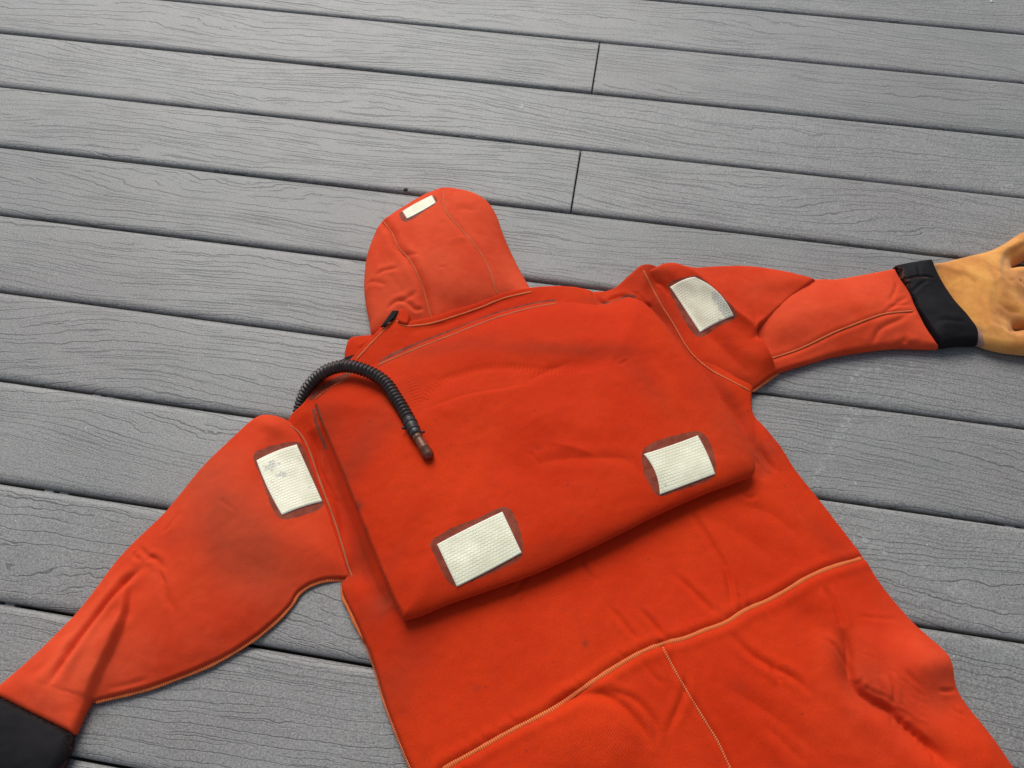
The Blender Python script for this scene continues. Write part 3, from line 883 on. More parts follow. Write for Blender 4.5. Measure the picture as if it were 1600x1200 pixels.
# ------------------------------------------------------------ right forearm, then the shoulder lying over it
fore = Panel('sleeve', [
    (1150, 480, .012), (1200, 452, .012), (1272, 440, .016, .007), (1300, 440, .018, .008), (1340, 434, .019, .008), (1396, 423, .020, .008, 'c'), (1403, 440, .020, .006), (1418, 462, .020, .006), (1428, 486, .020, .006), (1446, 520, .018, .006), (1466, 546, .016, .006, 'c'),
    (1440, 546, .016, .008), (1402, 545, .016, .008), (1360, 549, .015, .007), (1300, 559, .013, .006), (1250, 573), (1212, 585), (1190, 588), (1160, 560)],
    h=.0017, T=.013, r=.006, dome=.020, dl=.035, seed=33, lowamp=.0010)
f = fore; fore.soft = .8
f.crease([(1362, 545), (1374, 516), (1404, 500), (1424, 489)], .0022, .0030, .5, .3)
f.crease([(1410, 528), (1424, 540), (1442, 536)], .0024, .0030, .5, .3)
f.crease([(1396, 545), (1412, 534), (1418, 524)], .0020, .0030, .5, .3)
f.crease([(1386, 486), (1402, 474), (1420, 462)], .0016, .0022, .5, .3)
f.crease([(1390, 470), (1398, 455), (1402, 440)], .0016, .0022, .5, .3)
f.crease([(1378, 494), (1394, 480), (1424, 476)], .0012, .0018, .5, .3)
f.add((1230, 540), 60, 24, 15, -.005)
f.add((1330, 480), 70, 30, 10, .003)
f.crease([(1205, 561), (1250, 546), (1300, 522), (1330, 510), (1380, 492), (1425, 487)], .0016, .0026, .4, 0)
for c_, rx_, ry_, an_, am_ in [((1420, 450), 18, 34, -60, .4), ((1445, 500), 40, 10, -60, .5), ((1240, 525), 26, 12, 0, .2), ((1195, 560), 18, 14, 0, .35)]:
    f.soil(c_, rx_, ry_, an_, am_)
fore._top = fore.top()[0]

shd = Panel('shoulder_panel', [
    (1001, 424, .026, .005, 'c'), (1018, 419, .030, .008), (1038, 409, .036, .012), (1058, 409, .038, .014), (1076, 417, .034, .012), (1120, 415, .026, .010), (1170, 415, .024, .010), (1215, 421, .024, .010), (1255, 430, .024, .009), (1277, 437, .024, .007, 'c'),
    (1262, 449, .026, .006), (1236, 468, .028, .006), (1206, 496, .028, .006), (1182, 520, .026, .005), (1192, 541, .024, .004), (1206, 564, .020, .004), (1216, 581, .016, .003, 'c'), (1197, 594, .012, .003), (1173, 613, .009, .003, 'c'),
    (1143, 606, .010, .004), (1112, 588, .010, .004), (1083, 564, .010, .004), (1056, 520, .010, .004), (1026, 476, .010, .004), (1008, 444, .014, .004)],
    h=.0016, T=.020, r=.006, dome=.020, dl=.035, seed=41, lowamp=.0008, zk=.85)
g = shd
g.crease([(1060, 412), (1088, 433), (1116, 458), (1146, 488), (1176, 513), (1196, 550), (1212, 577)], -.0095, .010, .0, .14)
g.add((1215, 455), 50, 20, 15, -.004)
g.crease([(1040, 440), (1080, 490), (1130, 540), (1180, 590)], .0050, .0140, .0, .25)
g.add((1110, 540), 40, 30, -40, -.002)
g.crease([(1022, 440), (1036, 446), (1046, 462)], .0022, .0024, .5, .3)
g.crease([(1160, 432), (1172, 440), (1182, 452)], .0006, .003, .5, .3)
for c_, rx_, ry_, an_, am_ in [((1060, 490), 20, 60, -60, .4), ((1030, 430), 30, 16, 0, .35), ((1160, 590), 26, 12, -30, .35), ((1110, 420), 60, 8, 0, .2), ((1200, 540), 10, 30, 60, .2)]:
    g.soil(c_, rx_, ry_, an_, am_)
shd._top = shd.top()[0]

# ------------------------------------------------------------ hood
hood = Panel('hood', [
    (583, 525, .020, .010), (576, 500, .026, .013), (570, 472, .030, .014), (567, 440, .034, .015), (570, 404, .036, .016), (579, 374, .036, .016), (592, 351, .034, .014), (612, 334, .032, .012), (628, 325, .030, .010), (648, 312, .030, .010), (673, 300, .030, .010), (694, 294, .030, .011), (720, 296, .030, .012),
    (746, 303, .030, .012), (764, 315, .030, .013), (776, 333, .030, .013), (786, 360, .028, .013), (796, 384, .026, .012), (812, 416, .024, .011), (828, 446, .022, .010), (840, 470, .020, .008), (800, 490, .020), (740, 508, .022), (680, 524, .022), (620, 530, .020)],
    h=.0017, T=.028, r=.012, dome=.026, dl=.035, seed=55, lowamp=.0016, blur=.008, zk=.85)
hd = hood; hood.soft = .6
hd.add((800, 420), 26, 60, 20, -.008)
hd.add((690, 470), 80, 22, -12, -.005)
hd.add((608, 470), 30, 30, 0, -.004)
hd.crease([(600, 348), (614, 366), (622, 386), (640, 406), (652, 428), (661, 450), (668, 476), (676, 506)], .0046, .0045, .5, 0)
hd.crease([(694, 295), (693, 310), (695, 328), (716, 354), (740, 380), (756, 404), (768, 430), (777, 464)], .0028, .0035, .5, 0)
hd.crease([(588, 430), (602, 422), (622, 419)], .0024, .0026, .5, .3)
hd.crease([(570, 444), (584, 440), (604, 445)], .0018, .0026, .5, .3)
hd.crease([(620, 470), (636, 466), (652, 454)], .0026, .0030, .5, .3)
hd.crease([(628, 400), (640, 398), (656, 396)], .0018, .0026, .5, .4)
hd.crease([(590, 380), (596, 402), (610, 430), (632, 460)], .0010, .0040, .5, .4)
hd.crease([(640, 478), (650, 484), (662, 482)], .0028, .0022, .5, .3)
hd.crease([(604, 484), (622, 470), (644, 478), (652, 490)], .0030, .0026, .5, .3)
hd.crease([(684, 418), (692, 417), (698, 418)], .0010, .0018, .5, .3)
hd.crease([(700, 376), (730, 372), (745, 388)], -.0020, .0060, .2, .35)
hd.crease([(712, 328), (726, 326), (744, 330)], .0022, .0060, .4, .35)
for c_, rx_, ry_, an_, am_ in [((688, 400), 20, 18, 0, .5), ((610, 445), 30, 22, 0, .2), ((700, 310), 16, 10, 0, .3), ((812, 436), 22, 26, 0, .4), ((664, 490), 8, 20, 0, .4), ((655, 330), 30, 12, 30, .3), ((600, 500), 20, 16, 0, .35), ((760, 340), 20, 26, 0, .12)]:
    hd.soil(c_, rx_, ry_, an_, am_)
hood._top = hood.top()[0]
hl_w = ray_hit(catmull([(590, 330), (614, 366), (622, 386), (640, 406), (652, 428), (661, 450), (668, 476), (676, 508), (682, 540)], False, None, 6.0), [hood])[:, :2]
hr_w = ray_hit(catmull([(692, 280), (693, 310), (695, 328), (716, 354), (740, 380), (756, 404), (768, 430), (777, 464), (784, 500)], False, None, 6.0), [hood])[:, :2]


def split_hood(x, y):
    _, a_, _, _, _ = polydist(x, y, hl_w); _, b_, _, _, _ = polydist(x, y, hr_w)
    return np.where(a_ < 0, 0, np.where(b_ > 0, 2, 1)) if a_.ndim else 0


# face flap showing at the side of the neck
face = Panel('face_flap', [(541, 565, .012, .005), (540, 548, .014, .006), (547, 531, .016, .007), (565, 527, .016, .007), (590, 524, .016, .006), (612, 515, .012, .005), (600, 545, .012, .005), (570, 575, .012, .005)],
             h=.0015, T=.013, r=.005, dome=.006, dl=.02, seed=61, lowamp=.0004)
face.crease([(566, 549), (576, 541), (590, 534)], .003, .003, .5, .3)
face.soil((585, 540), 20, 8, 20, .4)


# ------------------------------------------------------------ the folded flap on the back
def torso_base(x, y):
    b = np.nan_to_num(torso.sample(torso._top, x, y), nan=0.0)
    d = np.nan_to_num(torso.sample(torso.D, x, y), nan=-1)
    b = np.where(d > 0, b, 0.0)
    return np.maximum(gblur(np.maximum(b, .0), 3.0) - .0020, 0)


flap = Panel('back_flap', [
    (490, 628, .005, .002, 'c'), (515, 608, .005, .003), (549, 588, .006, .003), (590, 571, .006, .003), (620, 557, .006, .003), (665, 538, .006, .003), (702, 524, .006, .003), (740, 508, .006, .003), (777, 494, .006, .003), (834, 478, .006, .003), (871, 473, .007, .003), (910, 476, .008, .003), (942, 476, .009, .004), (982, 464, .010, .004, 'c'),
    (1012, 478, .018, .014), (1044, 512, .024, .024), (1078, 560, .028, .032), (1112, 606, .031, .036), (1142, 648, .033, .036), (1166, 688, .034, .034), (1180, 722, .034, .030), (1176, 742, .033, .028), (1150, 755, .031, .030), (1110, 770, .032, .040), (1060, 791, .034, .048), (1010, 815, .034, .050), (970, 836, .034, .050), (900, 870, .033, .050), (830, 901, .032, .048), (760, 926, .031, .044), (700, 946, .029, .036), (660, 962, .025, .020), (630, 970, .020, .008, 'c'),
    (617, 942, .021, .004), (598, 898, .021, .0035), (573, 836, .020, .0035), (548, 772, .018, .003), (528, 722, .014, .003), (512, 684, .010, .0025), (498, 652, .007, .0025)],
    h=.0016, T=.018, r=.006, dome=.010, dl=.05, base=torso_base, zoff=.028, seed=77, lowamp=.0016, blur=.005)
fl = flap; flap.grime = 1.8; flap.soft = .75
t.crease([(1012, 470), (1050, 508), (1086, 556), (1120, 602), (1150, 644), (1174, 684), (1192, 724), (1190, 752)], .0110, .0140, .0, .15)
t.crease([(490, 668), (508, 716), (530, 772), (554, 836), (580, 902), (606, 950)], .0125, .0120, .0, .12)
fl.crease([(646, 646), (680, 633), (730, 617), (790, 606), (830, 600)], .0014, .0035, -.2, .3, )
fl.step([(640, 648), (680, 634), (730, 618), (800, 604), (880, 590)], .0022, .004, .05, False, .25)
fl.crease([(640, 610), (700, 588), (770, 574), (860, 574), (940, 562), (1000, 556)], .0026, .013, .45, .25)
fl.crease([(815, 600), (855, 580), (900, 562)], .0014, .0040, .4, .4)
fl.add((860, 660), 120, 50, 10, .004)
fl.add((760, 720), 120, 50, 10, -.002)
fl.add((950, 540), 90, 30, 10, .003)
fl.crease([(826, 728), (878, 717), (935, 715), (982, 720), (1022, 756)], .0014, .0050, .6, .35)
fl.crease([(1020, 566), (1046, 602), (1072, 654)], -.0020, .0070, .4, .3)
fl.crease([(860, 690), (900, 700), (935, 714)], -.0018, .0060, .4, .3)
fl.crease([(967, 570), (975, 566), (981, 561)], .0012, .0018, .3, .3)
fl.crease([(1140, 690), (1162, 712), (1176, 735)], .0012, .0050, .3, .3)
fl.crease([(822, 703), (840, 720), (850, 732)], .0008, .0022, .3, .3)
# ribs of the hose pressed into the rubber
def ribs(p, path, half, depth, pitch):
    L = p.hit(catmull(path, False, None, 3.0))[:, :2]; w_ = p._win(L, half * 2)
    D, SD, F, _, _ = polydist(p.X[w_], p.Y[w_], L)
    seg = np.concatenate([[0], np.cumsum(np.hypot(*np.diff(L, axis=0).T))])
    s_arc = np.interp(F, np.arange(len(L)), seg); tp = np.clip(np.minimum(s_arc, seg[-1] - s_arc) / .02, 0, 1)
    p.H[w_] += -depth * (.5 - .5 * np.cos(2 * np.pi * s_arc / pitch)) ** 1.4 * np.exp(-(D / half) ** 4) * tp
ribs(fl, [(655, 636), (668, 616), (690, 598), (720, 584), (760, 575), (800, 574), (850, 580), (900, 577), (950, 568), (985, 560)], .0065, .0011, .0054)
ribs(fl, [(630, 585), (642, 600), (650, 622), (655, 645)], .008, .0009, .0050)
for c_, rx_, ry_, an_, am_ in [((540, 770), 10, 60, -20, .3), ((870, 545), 120, 14, 6, .25), ((1010, 600), 90, 20, -50, .14), ((1120, 640), 30, 80, 35, .15), ((560, 790), 7, 7, 0, .5), ((572, 830), 5, 5, 0, .4), ((512, 690), 10, 16, 0, .3), ((800, 870), 180, 14, 24, .10), ((840, 700), 6, 3, 0, .3), ((700, 540), 110, 20, 18, .16), ((1150, 700), 40, 50, 0, .14), ((760, 900), 120, 16, 24, .10), ((600, 900), 16, 60, -22, .14)]:
    fl.soil(c_, rx_, ry_, an_, am_)
# glue round the top seam and on the shoulder
FSEAM_A = [(492, 624), (515, 606), (549, 589)]
FSEAM = [(590, 571), (620, 558), (665, 539), (702, 525), (740, 510), (777, 496), (834, 480), (871, 474)]
for P_ in (flap, torso):
    P_._top = P_.top()[0]
torso.stroke('glue', [(486, 622), (500, 608), (520, 596), (548, 584)], .0050, .9)
torso.stroke('glue', [(596, 566), (620, 552), (665, 534), (702, 520), (740, 505), (777, 491), (834, 476), (866, 471)], .0048, .95)
torso.stroke('glue', [(940, 476), (960, 472), (980, 463), (990, 464)], .0045, .8)
torso.stroke('glue', [(490, 640), (494, 660), (501, 680), (510, 700)], .0040, .7)
flap.stroke('glue', [(494, 632), (500, 650), (505, 668)], .0030, .7)

# ------------------------------------------------------------ reflective patches
PATCH = {
    'flapl': (flap, [(683, 851), (785, 800), (815, 864), (714, 917)], [(673, 848), (700, 828), (750, 808), (790, 792), (808, 815), (817, 850), (813, 873), (780, 890), (735, 909), (709, 915), (694, 898), (680, 870)]),
    'flapr': (flap, [(1006, 710), (1090, 681), (1117, 741), (1031, 773)], [(1004, 706), (1024, 690), (1060, 679), (1092, 674), (1106, 685), (1116, 710), (1118, 740), (1105, 752), (1060, 767), (1029, 775), (1014, 755), (1006, 738)]),
    'slv': (slv, [(401, 720), (464, 695), (504, 784), (441, 805)], [(396, 712), (420, 698), (464, 690), (478, 705), (498, 750), (508, 784), (495, 798), (446, 812), (430, 803), (420, 780), (408, 745)]),
    'hood': (hood, [(629, 331), (675, 306), (681, 317), (636, 342)], [(624, 334), (630, 330), (652, 317), (676, 306), (683, 315), (664, 329), (644, 343), (630, 346)]),
    'shd': (shd, [(1047, 449), (1086, 434), (1146, 494), (1094, 520)], [(1044, 445), (1066, 434), (1090, 431), (1118, 452), (1146, 480), (1150, 496), (1120, 512), (1092, 526), (1074, 508), (1058, 478)]),
}
for key, (pan, q, gq) in PATCH.items():
    pan.gluequad(gq)


def patch(key, bend=None, wear=(), nu=44, nv=34):
    pan, q, _ = PATCH[key]
    A, B, C_, D_ = [np.array(v, float) for v in q]
    u = np.linspace(0, 1, nu)[None, :, None]; v = np.linspace(0, 1, nv)[:, None, None]
    pts = (A * (1 - u) + B * u) * (1 - v) + (D_ * (1 - u) + C_ * u) * v
    if bend:                                              # curved edges: pixel offsets at mid top / right / bottom / left
        bt, br_, bb, bl = [np.array(b, float) for b in bend]
        pts = pts + bt * 4 * u * (1 - u) * (1 - v) + bb * 4 * u * (1 - u) * v + bl * 4 * v * (1 - v) * (1 - u) + br_ * 4 * v * (1 - v) * u
    flat = pts.reshape(-1, 2)
    W = ray_hit(flat, [pan])
    # stiff tape bridges the small relief below it
    Z = W[:, 2].reshape(nv, nu)
    Z = gblur(Z, 2.5)
    W[:, 2] = Z.ravel() + .0011
    G = W.reshape(nv, nu, 3)
    su = np.concatenate([[0], np.cumsum(np.linalg.norm(np.diff(G[nv // 2], axis=0), axis=1))])
    sv = np.concatenate([[0], np.cumsum(np.linalg.norm(np.diff(G[:, nu // 2], axis=0), axis=1))])
    uvm = np.zeros((nv, nu, 3)); uvm[..., 0] = su[None]; uvm[..., 1] = sv[:, None]
    wr = np.zeros((nv, nu)); uu, vv = np.meshgrid(np.linspace(0, 1, nu), np.linspace(0, 1, nv))
    for (cu, cv, ru, rv, am) in wear: wr = np.maximum(wr, am * np.exp(-((uu - cu) / ru) ** 2 - ((vv - cv) / rv) ** 2))
    rim = np.zeros((nv, nu)); rim[0] = rim[-1] = 1; rim[:, 0] = rim[:, -1] = 1
    # skirt gives the tape its thickness
    idx = np.arange(nu * nv).reshape(nv, nu)
    Q = np.stack([idx[:-1, :-1], idx[1:, :-1], idx[1:, 1:], idx[:-1, 1:]], -1).reshape(-1, 4)
    ring = np.concatenate([idx[0], idx[1:, -1], idx[-1, -2::-1], idx[-2:0:-1, 0]])
    V = W.copy(); low = V[ring].copy(); low[:, 2] -= .0016
    n0 = len(V); V = np.vstack([V, low]); m_ = len(ring); k = np.arange(m_); k2 = (k + 1) % m_
    Qs = np.stack([ring[k], ring[k2], n0 + k2, n0 + k], 1)
    ext = lambda a_: np.concatenate([a_.reshape(nu * nv, -1), a_.reshape(nu * nv, -1)[ring]]).squeeze()
    Q = np.vstack([Q, Qs])
    return new_mesh('reflective_patch', V, Q, M_TAPE, suit, {'uvm': ext(uvm), 'wear': ext(wr), 'rim': ext(rim) * .6})


# ------------------------------------------------------------ build the skins

slv.fade += .45; slv.fade += slv.bump((110, 1030), 120, 110, 0, .6); fore.fade += .70; shd.fade += .15; shd.fade += shd.bump((1190, 450), 60, 40, 0, .35); hood.fade += .85; torso.fade += torso.bump((1450, 1010), 60, 160, -35, .5)  # how much painted sky sheen each panel gets
back = torso.build(suit, ['back_panel', 'trouser_panel', 'trouser_panel'], split_torso)
slv._top = slv.top()[0]
slv.build(suit)
fore.build(suit)
shd.build(suit)
hood.build(suit, ['hood_side_panel', 'hood_centre_panel', 'hood_side_panel'], split_hood)
face._top = face.top()[0]
face.build(suit)
flap.build(suit)
patch('flapl', ((0, -1), (0, 0), (0, 1), (0, 0)), [(.82, .42, .05, .05, .5)])
patch('flapr', ((0, 1), (2, 0), (0, 0), (6, -2)), [(.1, .85, .12, .1, .45)])
patch('slv', ((0, -2.5), (0, 0), (0, -2), (-2, 2)), [(.25, .2, .3, .14, .62), (.42, .38, .25, .12, .6), (.15, .5, .15, .16, .5), (.9, .25, .12, .14, .5), (.85, .75, .14, .1, .45)])
patch('hood', ((0, -1), (0, 0), (0, 1), (0, 0)), [], 30, 16)
pw = patch('shd', ((2, -4), (6, -7), (0, -2), (0, 0)), [(.92, .74, .26, .34, 1.0), (.9, .95, .25, .12, .8), (.62, .98, .1, .05, .6), (.62, .22, .03, .03, .8)])

pw['label'] = 'reflective patch with its lower right corner worn to dark mesh'
TOPS = [torso, slv, shd, fore, hood]
for p_ in TOPS + [flap]: p_._top = p_.top()[0]
# seams
seam(WAIST, [torso], 'over', 'waist_seam')
seam(CENTRE[:6] + [(1200, 1300), (1260, 1400)], [torso], 'thin', 'centre_seam')
seam([(543, 901), (541, 906), (512, 906), (484, 915), (466, 928), (456, 945), (432, 970), (398, 998), (350, 1028), (300, 1051), (235, 1075), (185, 1088), (147, 1097)], [slv], 'over', 'underarm_seam', .0)
seam([(550, 900), (541, 905), (534, 915), (536, 932), (545, 950), (562, 988), (572, 1012)], [torso, slv], 'over', 'side_seam', -.0004, fadelen=.035)
seam([(560, 984), (583, 1040), (602, 1103), (641, 1200), (689, 1300)], [torso], 'thin', 'side_seam', -.0002)
seam([(452, 664), (470, 678), (484, 706), (500, 752), (516, 795), (530, 836), (545, 888), (551, 902)], [torso, slv], 'old', 'sleeve_seam')
seam([(1005, 422), (1014, 440), (1034, 478), (1052, 506), (1068, 534), (1084, 556), (1110, 578), (1140, 594), (1172, 611)], [torso, shd], 'thin', 'sleeve_seam')
seam([(1173, 612), (1197, 595), (1216, 581)], [shd], 'over', 'underarm_seam', -.0004)
seam([(1206, 560), (1250, 545), (1300, 521), (1330, 509), (1380, 491), (1427, 486)], [fore], 'over' if False else 'thin', 'sleeve_seam', .0003)
seam([(599, 346), (614, 366), (622, 386), (640, 406), (652, 428), (661, 450), (668, 476), (676, 505)], [hood], 'thin', 'hood_seam')
seam([(694, 297), (693, 310), (695, 328), (716, 354), (740, 380), (756, 404), (768, 430), (777, 462)], [hood], 'thin', 'hood_seam')
seam([(619, 500), (630, 509), (650, 509), (676, 505), (712, 494), (750, 481), (784, 467), (808, 461), (832, 456)], [torso, hood], 'thin', 'collar_seam')
seam([(617, 499), (598, 518), (576, 541), (556, 563)], [torso], 'thin', 'collar_seam')
seam(FSEAM, [torso, flap], 'old', 'flap_seam')
seam(FSEAM_A, [torso, flap], 'old', 'flap_seam')


# ------------------------------------------------------------ hose with its mouthpiece
def tube_path(pts, step):
    P = np.vstack([at([p[:2]], p[2])[0] for p in pts])
    P = catmull(np.asarray(P) * 1000, False, None, 1.5) / 1000
    return resample(P, step)


hp = [(466, 652, .006), (469, 636, .010), (474, 620, .017), (482, 605, .027), (495, 590, .037), (511, 579, .046), (529, 573, .052), (546, 572, .056), (566, 577, .058), (586, 586, .058), (604, 600, .058), (616, 618, .058), (628, 637, .058), (639, 657, .0577)]
P, u = tube_path(hp, .0005)
pitch = .0053
ribf = np.abs(np.cos(np.pi * u / pitch)) ** 1.3
rad = (.0071 + .0021 * (1 - ribf) ** .8)
sweep('hose', P, np.repeat(rad[:, None], 20, 1), M_RUB, suit, 20)


def lathe_along(name, a, b, prof, mat, parent, sides=20, bump=0.0):
    """profile (t, r) along the line a->b"""
    a = np.asarray(a); b = np.asarray(b); L = np.linalg.norm(b - a)
    P = np.stack([a + (b - a) * (t_) for t_, _ in prof]); R = np.array([r_ for _, r_ in prof]) * .88
    P = P + (b - a) * (np.arange(len(P))[:, None] * 1e-6)
    T = (b - a) / L
    V = []; Sd = np.cross(T, (0, 0, 1)); Sd /= np.linalg.norm(Sd); U = np.cross(Sd, T)
    th = np.arange(sides) / sides * 2 * np.pi
    V = P[:, None] + R[:, None, None] * (np.cos(th)[None, :, None] * Sd + np.sin(th)[None, :, None] * U)
    n = len(P); i = np.arange(n - 1)[:, None] * sides; j = np.arange(sides)[None]; k = (j + 1) % sides
    F = np.stack([i + j, i + k, i + sides + k, i + sides + j], -1).reshape(-1, 4)
    return new_mesh(name, V.reshape(-1, 3), F, mat, parent)


zf = [float(ray_hit([q], [flap])[0, 2]) for q in ((604, 600), (630, 640), (651, 683), (671, 714))]; 
h0 = at([(638, 655)], .0575)[0]; h1 = at([(651, 681)], zf[2] + .0085)[0]; h2 = at([(671, 713)], zf[3] + .0078)[0]
mp = bpy.data.objects.new('mouthpiece', None); COL.objects.link(mp); mp.parent = suit
lathe_along('hose_sleeve', h0, h1, [(-.02, .001), (-.02, .0086), (.05, .0096), (.16, .0096), (.2, .0088), (.3, .0088), (.34, .0094), (.5, .0092), (.55, .0082), (.68, .0080), (.72, .0086), (.97, .0084), (1.0, .006), (1.0, .001)], M_TIE, mp)
e = (h1 - h0) / np.linalg.norm(h1 - h0); sdv = np.cross(e, (0, 0, 1)); sdv /= np.linalg.norm(sdv)
for tt, rr in ((.28, .0103), (.66, .0096)):
    c = h0 + (h1 - h0) * tt
    lathe_along('cable_tie', c - e * .0016, c + e * .0016, [(0, rr - .003), (0, rr), (1, rr), (1, rr - .003)], M_TIE, mp)
for tt, sg in ((.40, -1), (1.0, 1)):
    c = h0 + (h1 - h0) * tt; q0 = c + sdv * .0085 * (1 if sg < 0 else -.9) + np.array([0, 0, .003]); q1 = q0 + sdv * .0045 * (1 if sg < 0 else -.8)
    lathe_along('cable_tie_head', q0, q1, [(0, .0005), (0, .0024), (.9, .0022), (1, .0005)], M_TIE, mp, 4)
e2 = (h2 - h1) / np.linalg.norm(h2 - h1)
lathe_along('valve_collar', h1 - e2 * .001, h1 + e2 * .006, [(0, .002), (0, .0068), (.3, .0072), (.7, .0072), (1, .0058), (1, .002)], M_BRASS, mp, 8)
lathe_along('valve_stem', h1 + e2 * .004, h2, [(0, .0060), (.1, .0064), (.45, .0064), (.47, .0069), (.55, .0069), (.57, .0064), (.84, .0065), (.92, .0061), (.97, .0046), (.995, .0020), (1, .0003)], M_BRASS, mp)
dn = np.array([0, 0, -.0028])
lathe_along('valve_cap', h1 + e2 * .010 + dn, h2 + e2 * .0022 + dn, [(0, .0060), (.15, .0076), (.5, .0082), (.75, .0083), (.88, .0074), (.96, .0050), (1, .0005)], M_CAP, mp)

# ------------------------------------------------------------ zip tab, fold loop and dark strip at the neck
tab = Panel('zipper_tab', [(613, 486, .004, .002, 'c'), (625, 486, .004, .002, 'c'), (615, 500, .004, .002, 'c'), (601, 511, .004, .002, 'c'), (594, 512, .004, .002, 'c')],
            h=.0009, T=.004, r=.0015, dome=0, dl=.02, base=.034, seed=71, lowamp=0, finewr=.0001, mat=M_BLACK, step=2.0)
tab.build(suit)
seam([(596, 508), (604, 507), (611, 503)], [tab], 'old', 'tab_stitching')
loop_ = Panel('neck_fold', [(623, 496, .010, .004), (624, 487, .010, .004), (631, 484, .010, .004), (639, 490, .010, .004), (641, 501, .010, .004), (636, 510, .010, .004), (622, 505, .010, .004)],
              h=.0011, T=.010, r=.004, dome=.001, dl=.02, base=.030, seed=72, lowamp=.0002)
loop_.build(suit)
strip = Panel('zipper_strip', [(532, 564, .004, .002, 'c'), (545, 557, .004, .002), (566, 551, .004, .002, 'c'), (560, 566, .004, .002, 'c'), (545, 572, .004, .002), (534, 572, .004, .002, 'c')],
              h=.0010, T=.004, r=.0015, dome=0, dl=.02, base=.024, seed=73, lowamp=0, mat=M_BLACK)
strip.build(suit)

# ------------------------------------------------------------ cuffs and glove
lc = Panel('cuff', [(-30, 1074, .022, .008, 'c'), (0, 1087, .020, .005), (60, 1117, .020, .005), (116, 1146, .020, .006, 'c'), (113, 1172, .022, .009), (100, 1203, .022, .010), (70, 1250, .022, .010), (30, 1290, .022, .010, 'c'), (-50, 1260, .022, .008), (-110, 1210, .022, .008, 'c'), (-80, 1130, .022, .010)],
           h=.0017, T=.020, r=.007, dome=.012, dl=.03, seed=81, lowamp=.0009, mat=M_BLACK)
lc.glue += np.exp(-np.maximum(lc.D, 0) / .0015) * .35
lc.build(suit)
rc = Panel('cuff', [(1393, 420, .024, .008, 'c'), (1410, 416, .024, .009), (1440, 411, .026, .010), (1453, 410, .026, .008, 'c'), (1461, 436, .026, .004), (1474, 459, .026, .004), (1490, 481, .026, .004), (1508, 501, .026, .004), (1524, 522, .024, .006), (1526, 540, .020, .008, 'c'), (1495, 541, .020, .009), (1466, 545, .020, .008, 'c'), (1455, 530, .024, .004), (1443, 512, .024, .003), (1428, 490, .024, .003), (1424, 478, .024, .003), (1415, 462, .024, .003), (1412, 450, .024, .003), (1402, 440, .024, .003), (1402, 430, .024, .003)],
           h=.0015, T=.025, r=.005, dome=.010, dl=.03, seed=82, lowamp=.0010, mat=M_BLACK)
rc.crease([(1416, 436), (1440, 432), (1462, 434)], .0014, .0018, .5, .1)
rc.crease([(1434, 414), (1436, 424), (1438, 434)], .0014, .0018, .5, .2)
rc.crease([(1420, 462), (1436, 446), (1450, 438)], .0012, .0020, .5, .3)
rc.crease([(1462, 500), (1490, 500), (1510, 504)], .0010, .0030, .5, .3)
rc.stroke('glue', [(1396, 421), (1404, 438), (1412, 450)], .004, .9)
rc.stroke('glue', [(1425, 433), (1445, 434), (1462, 433)], .0008, .7)
rc.build(suit)
fore_gl = None

glove = Panel('glove', [
    (1450, 420, .020, .008), (1470, 414, .022, .010), (1505, 405, .024, .012), (1540, 396, .024, .013), (1562, 386, .024, .013), (1585, 371, .024, .013), (1606, 360, .024, .013), (1640, 340, .024, .013), (1668, 328, .022, .012), (1684, 334, .022, .012), (1680, 350, .022, .012), (1650, 372, .022, .010), (1616, 396, .016, .008), (1596, 410, .010, .006), (1579, 419, .006, .004, 'c'),
    (1596, 420, .012, .006), (1620, 412, .022, .011), (1660, 392, .024, .013), (1706, 374, .022, .012), (1722, 380, .022, .012), (1716, 398, .022, .012), (1676, 418, .022, .011), (1630, 436, .014, .007), (1608, 442, .006, .004, 'c'),
    (1632, 448, .014, .007), (1670, 440, .022, .012), (1722, 424, .022, .012), (1742, 430, .022, .012), (1738, 448, .022, .012), (1690, 466, .022, .011), (1640, 478, .014, .007), (1612, 482, .006, .004, 'c'),
    (1640, 490, .014, .007), (1676, 488, .022, .011), (1716, 478, .022, .012), (1730, 486, .022, .012), (1722, 502, .022, .012), (1680, 514, .020, .011), (1640, 518, .014, .007), (1600, 515, .010, .005), (1579, 516, .006, .004, 'c'),
    (1604, 519, .014, .007), (1640, 528, .022, .011), (1672, 540, .022, .012), (1676, 556, .022, .012), (1656, 566, .022, .012), (1610, 556, .022, .012), (1570, 551, .022, .012), (1535, 543, .018, .010), (1512, 530, .016, .008), (1490, 500, .014, .006), (1462, 450, .014, .006)],
    h=.0015, T=.022, r=.010, dome=.012, dl=.03, seed=91, lowamp=.0008, mat=M_GLOVE, blur=.003)
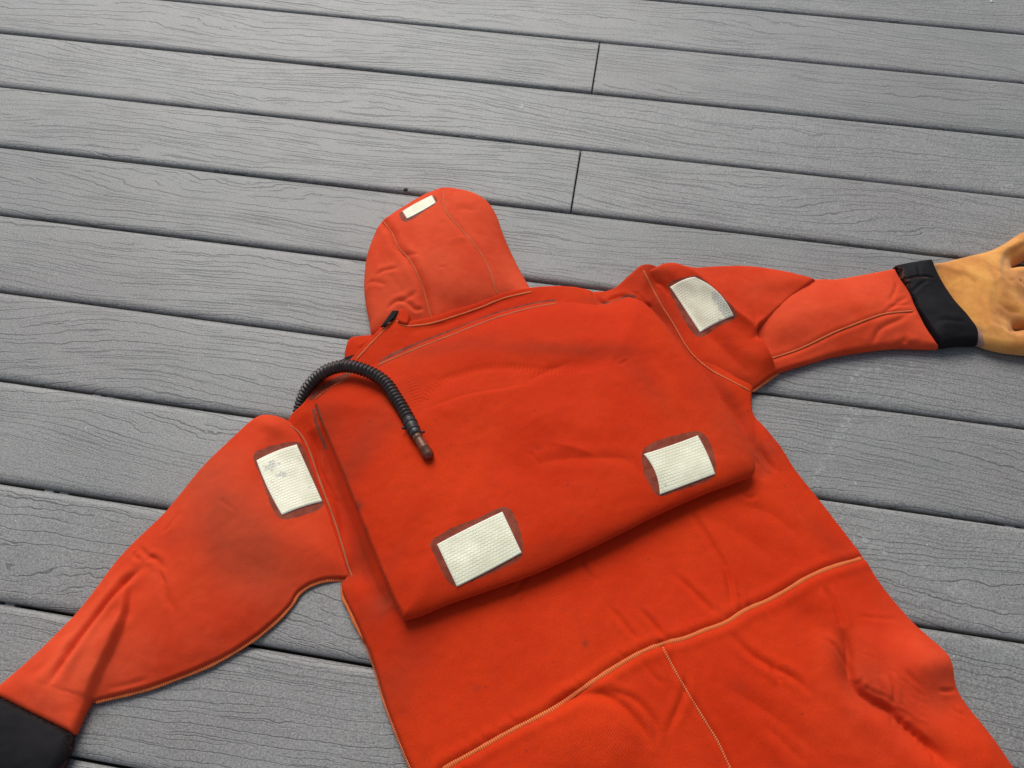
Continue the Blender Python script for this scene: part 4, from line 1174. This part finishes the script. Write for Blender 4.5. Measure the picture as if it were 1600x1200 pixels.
glove.stroke('glue', [(1457, 417), (1470, 452), (1490, 482), (1514, 508), (1530, 522), (1533, 540)], .0042, .75)
glove.soil((1526, 514), 20, 7, -40, .8); glove.soil((1585, 500), 14, 10, 0, .5); glove.soil((1585, 440), 20, 30, 0, .2); glove.soil((1575, 520), 26, 8, 0, .3); glove.soil((1460, 418), 14, 6, 0, .6)
glove.crease([(1577, 419), (1590, 412), (1604, 404)], .004, .004, .4, .1)
glove.crease([(1577, 517), (1592, 515), (1606, 514)], .005, .0045, .4, .1)
glove.crease([(1594, 436), (1602, 444), (1610, 443)], .003, .004, .4, .1)
for q in ([(1500, 420), (1530, 450), (1545, 490)], [(1540, 400), (1556, 430), (1560, 462)], [(1560, 470), (1574, 484), (1596, 490)], [(1530, 470), (1550, 500), (1572, 512)], [(1560, 420), (1576, 436), (1594, 440)]):
    glove.crease(q, .0010, .0035, .6, .35)
glove.build(suit)

# ------------------------------------------------------------ small things on the boards
def pebble(name, px, py, r, mat, label, cat, z=0.0, seed=0):
    rr = np.random.default_rng(seed); c = at([(px, py)], z)[0]
    V = []; F = []; n, m2 = 8, 5
    for i in range(m2 + 1):
        a = math.pi * i / m2
        for j in range(n):
            b = 2 * math.pi * j / n; k = r * (1 + rr.uniform(-.25, .25))
            V.append((k * math.sin(a) * math.cos(b) * 1.4, k * math.sin(a) * math.sin(b), k * math.cos(a) * .5 + r * .4))
    for i in range(m2):
        for j in range(n): F.append((i * n + j, i * n + (j + 1) % n, (i + 1) * n + (j + 1) % n, (i + 1) * n + j))
    o = new_mesh(name, V, F, mat, None); o.location = c; o['label'] = label; o['category'] = cat
    return o


pebble('paint_chip', 1549, 3, .0028, M_WHITE, 'small white chip lying on the board near the top edge', 'chip', 0, 1)
pebble('dead_leaf_crumb', 1410, 987, .0040, M_RUST, 'small brown crumb lodged in the gap right of the trousers', 'crumb', -.003, 2)
pebble('seed_crumb', 634, 297, .0032, M_JOIST, 'small dark crumb at the gap just above the hood', 'crumb', -.002, 3)
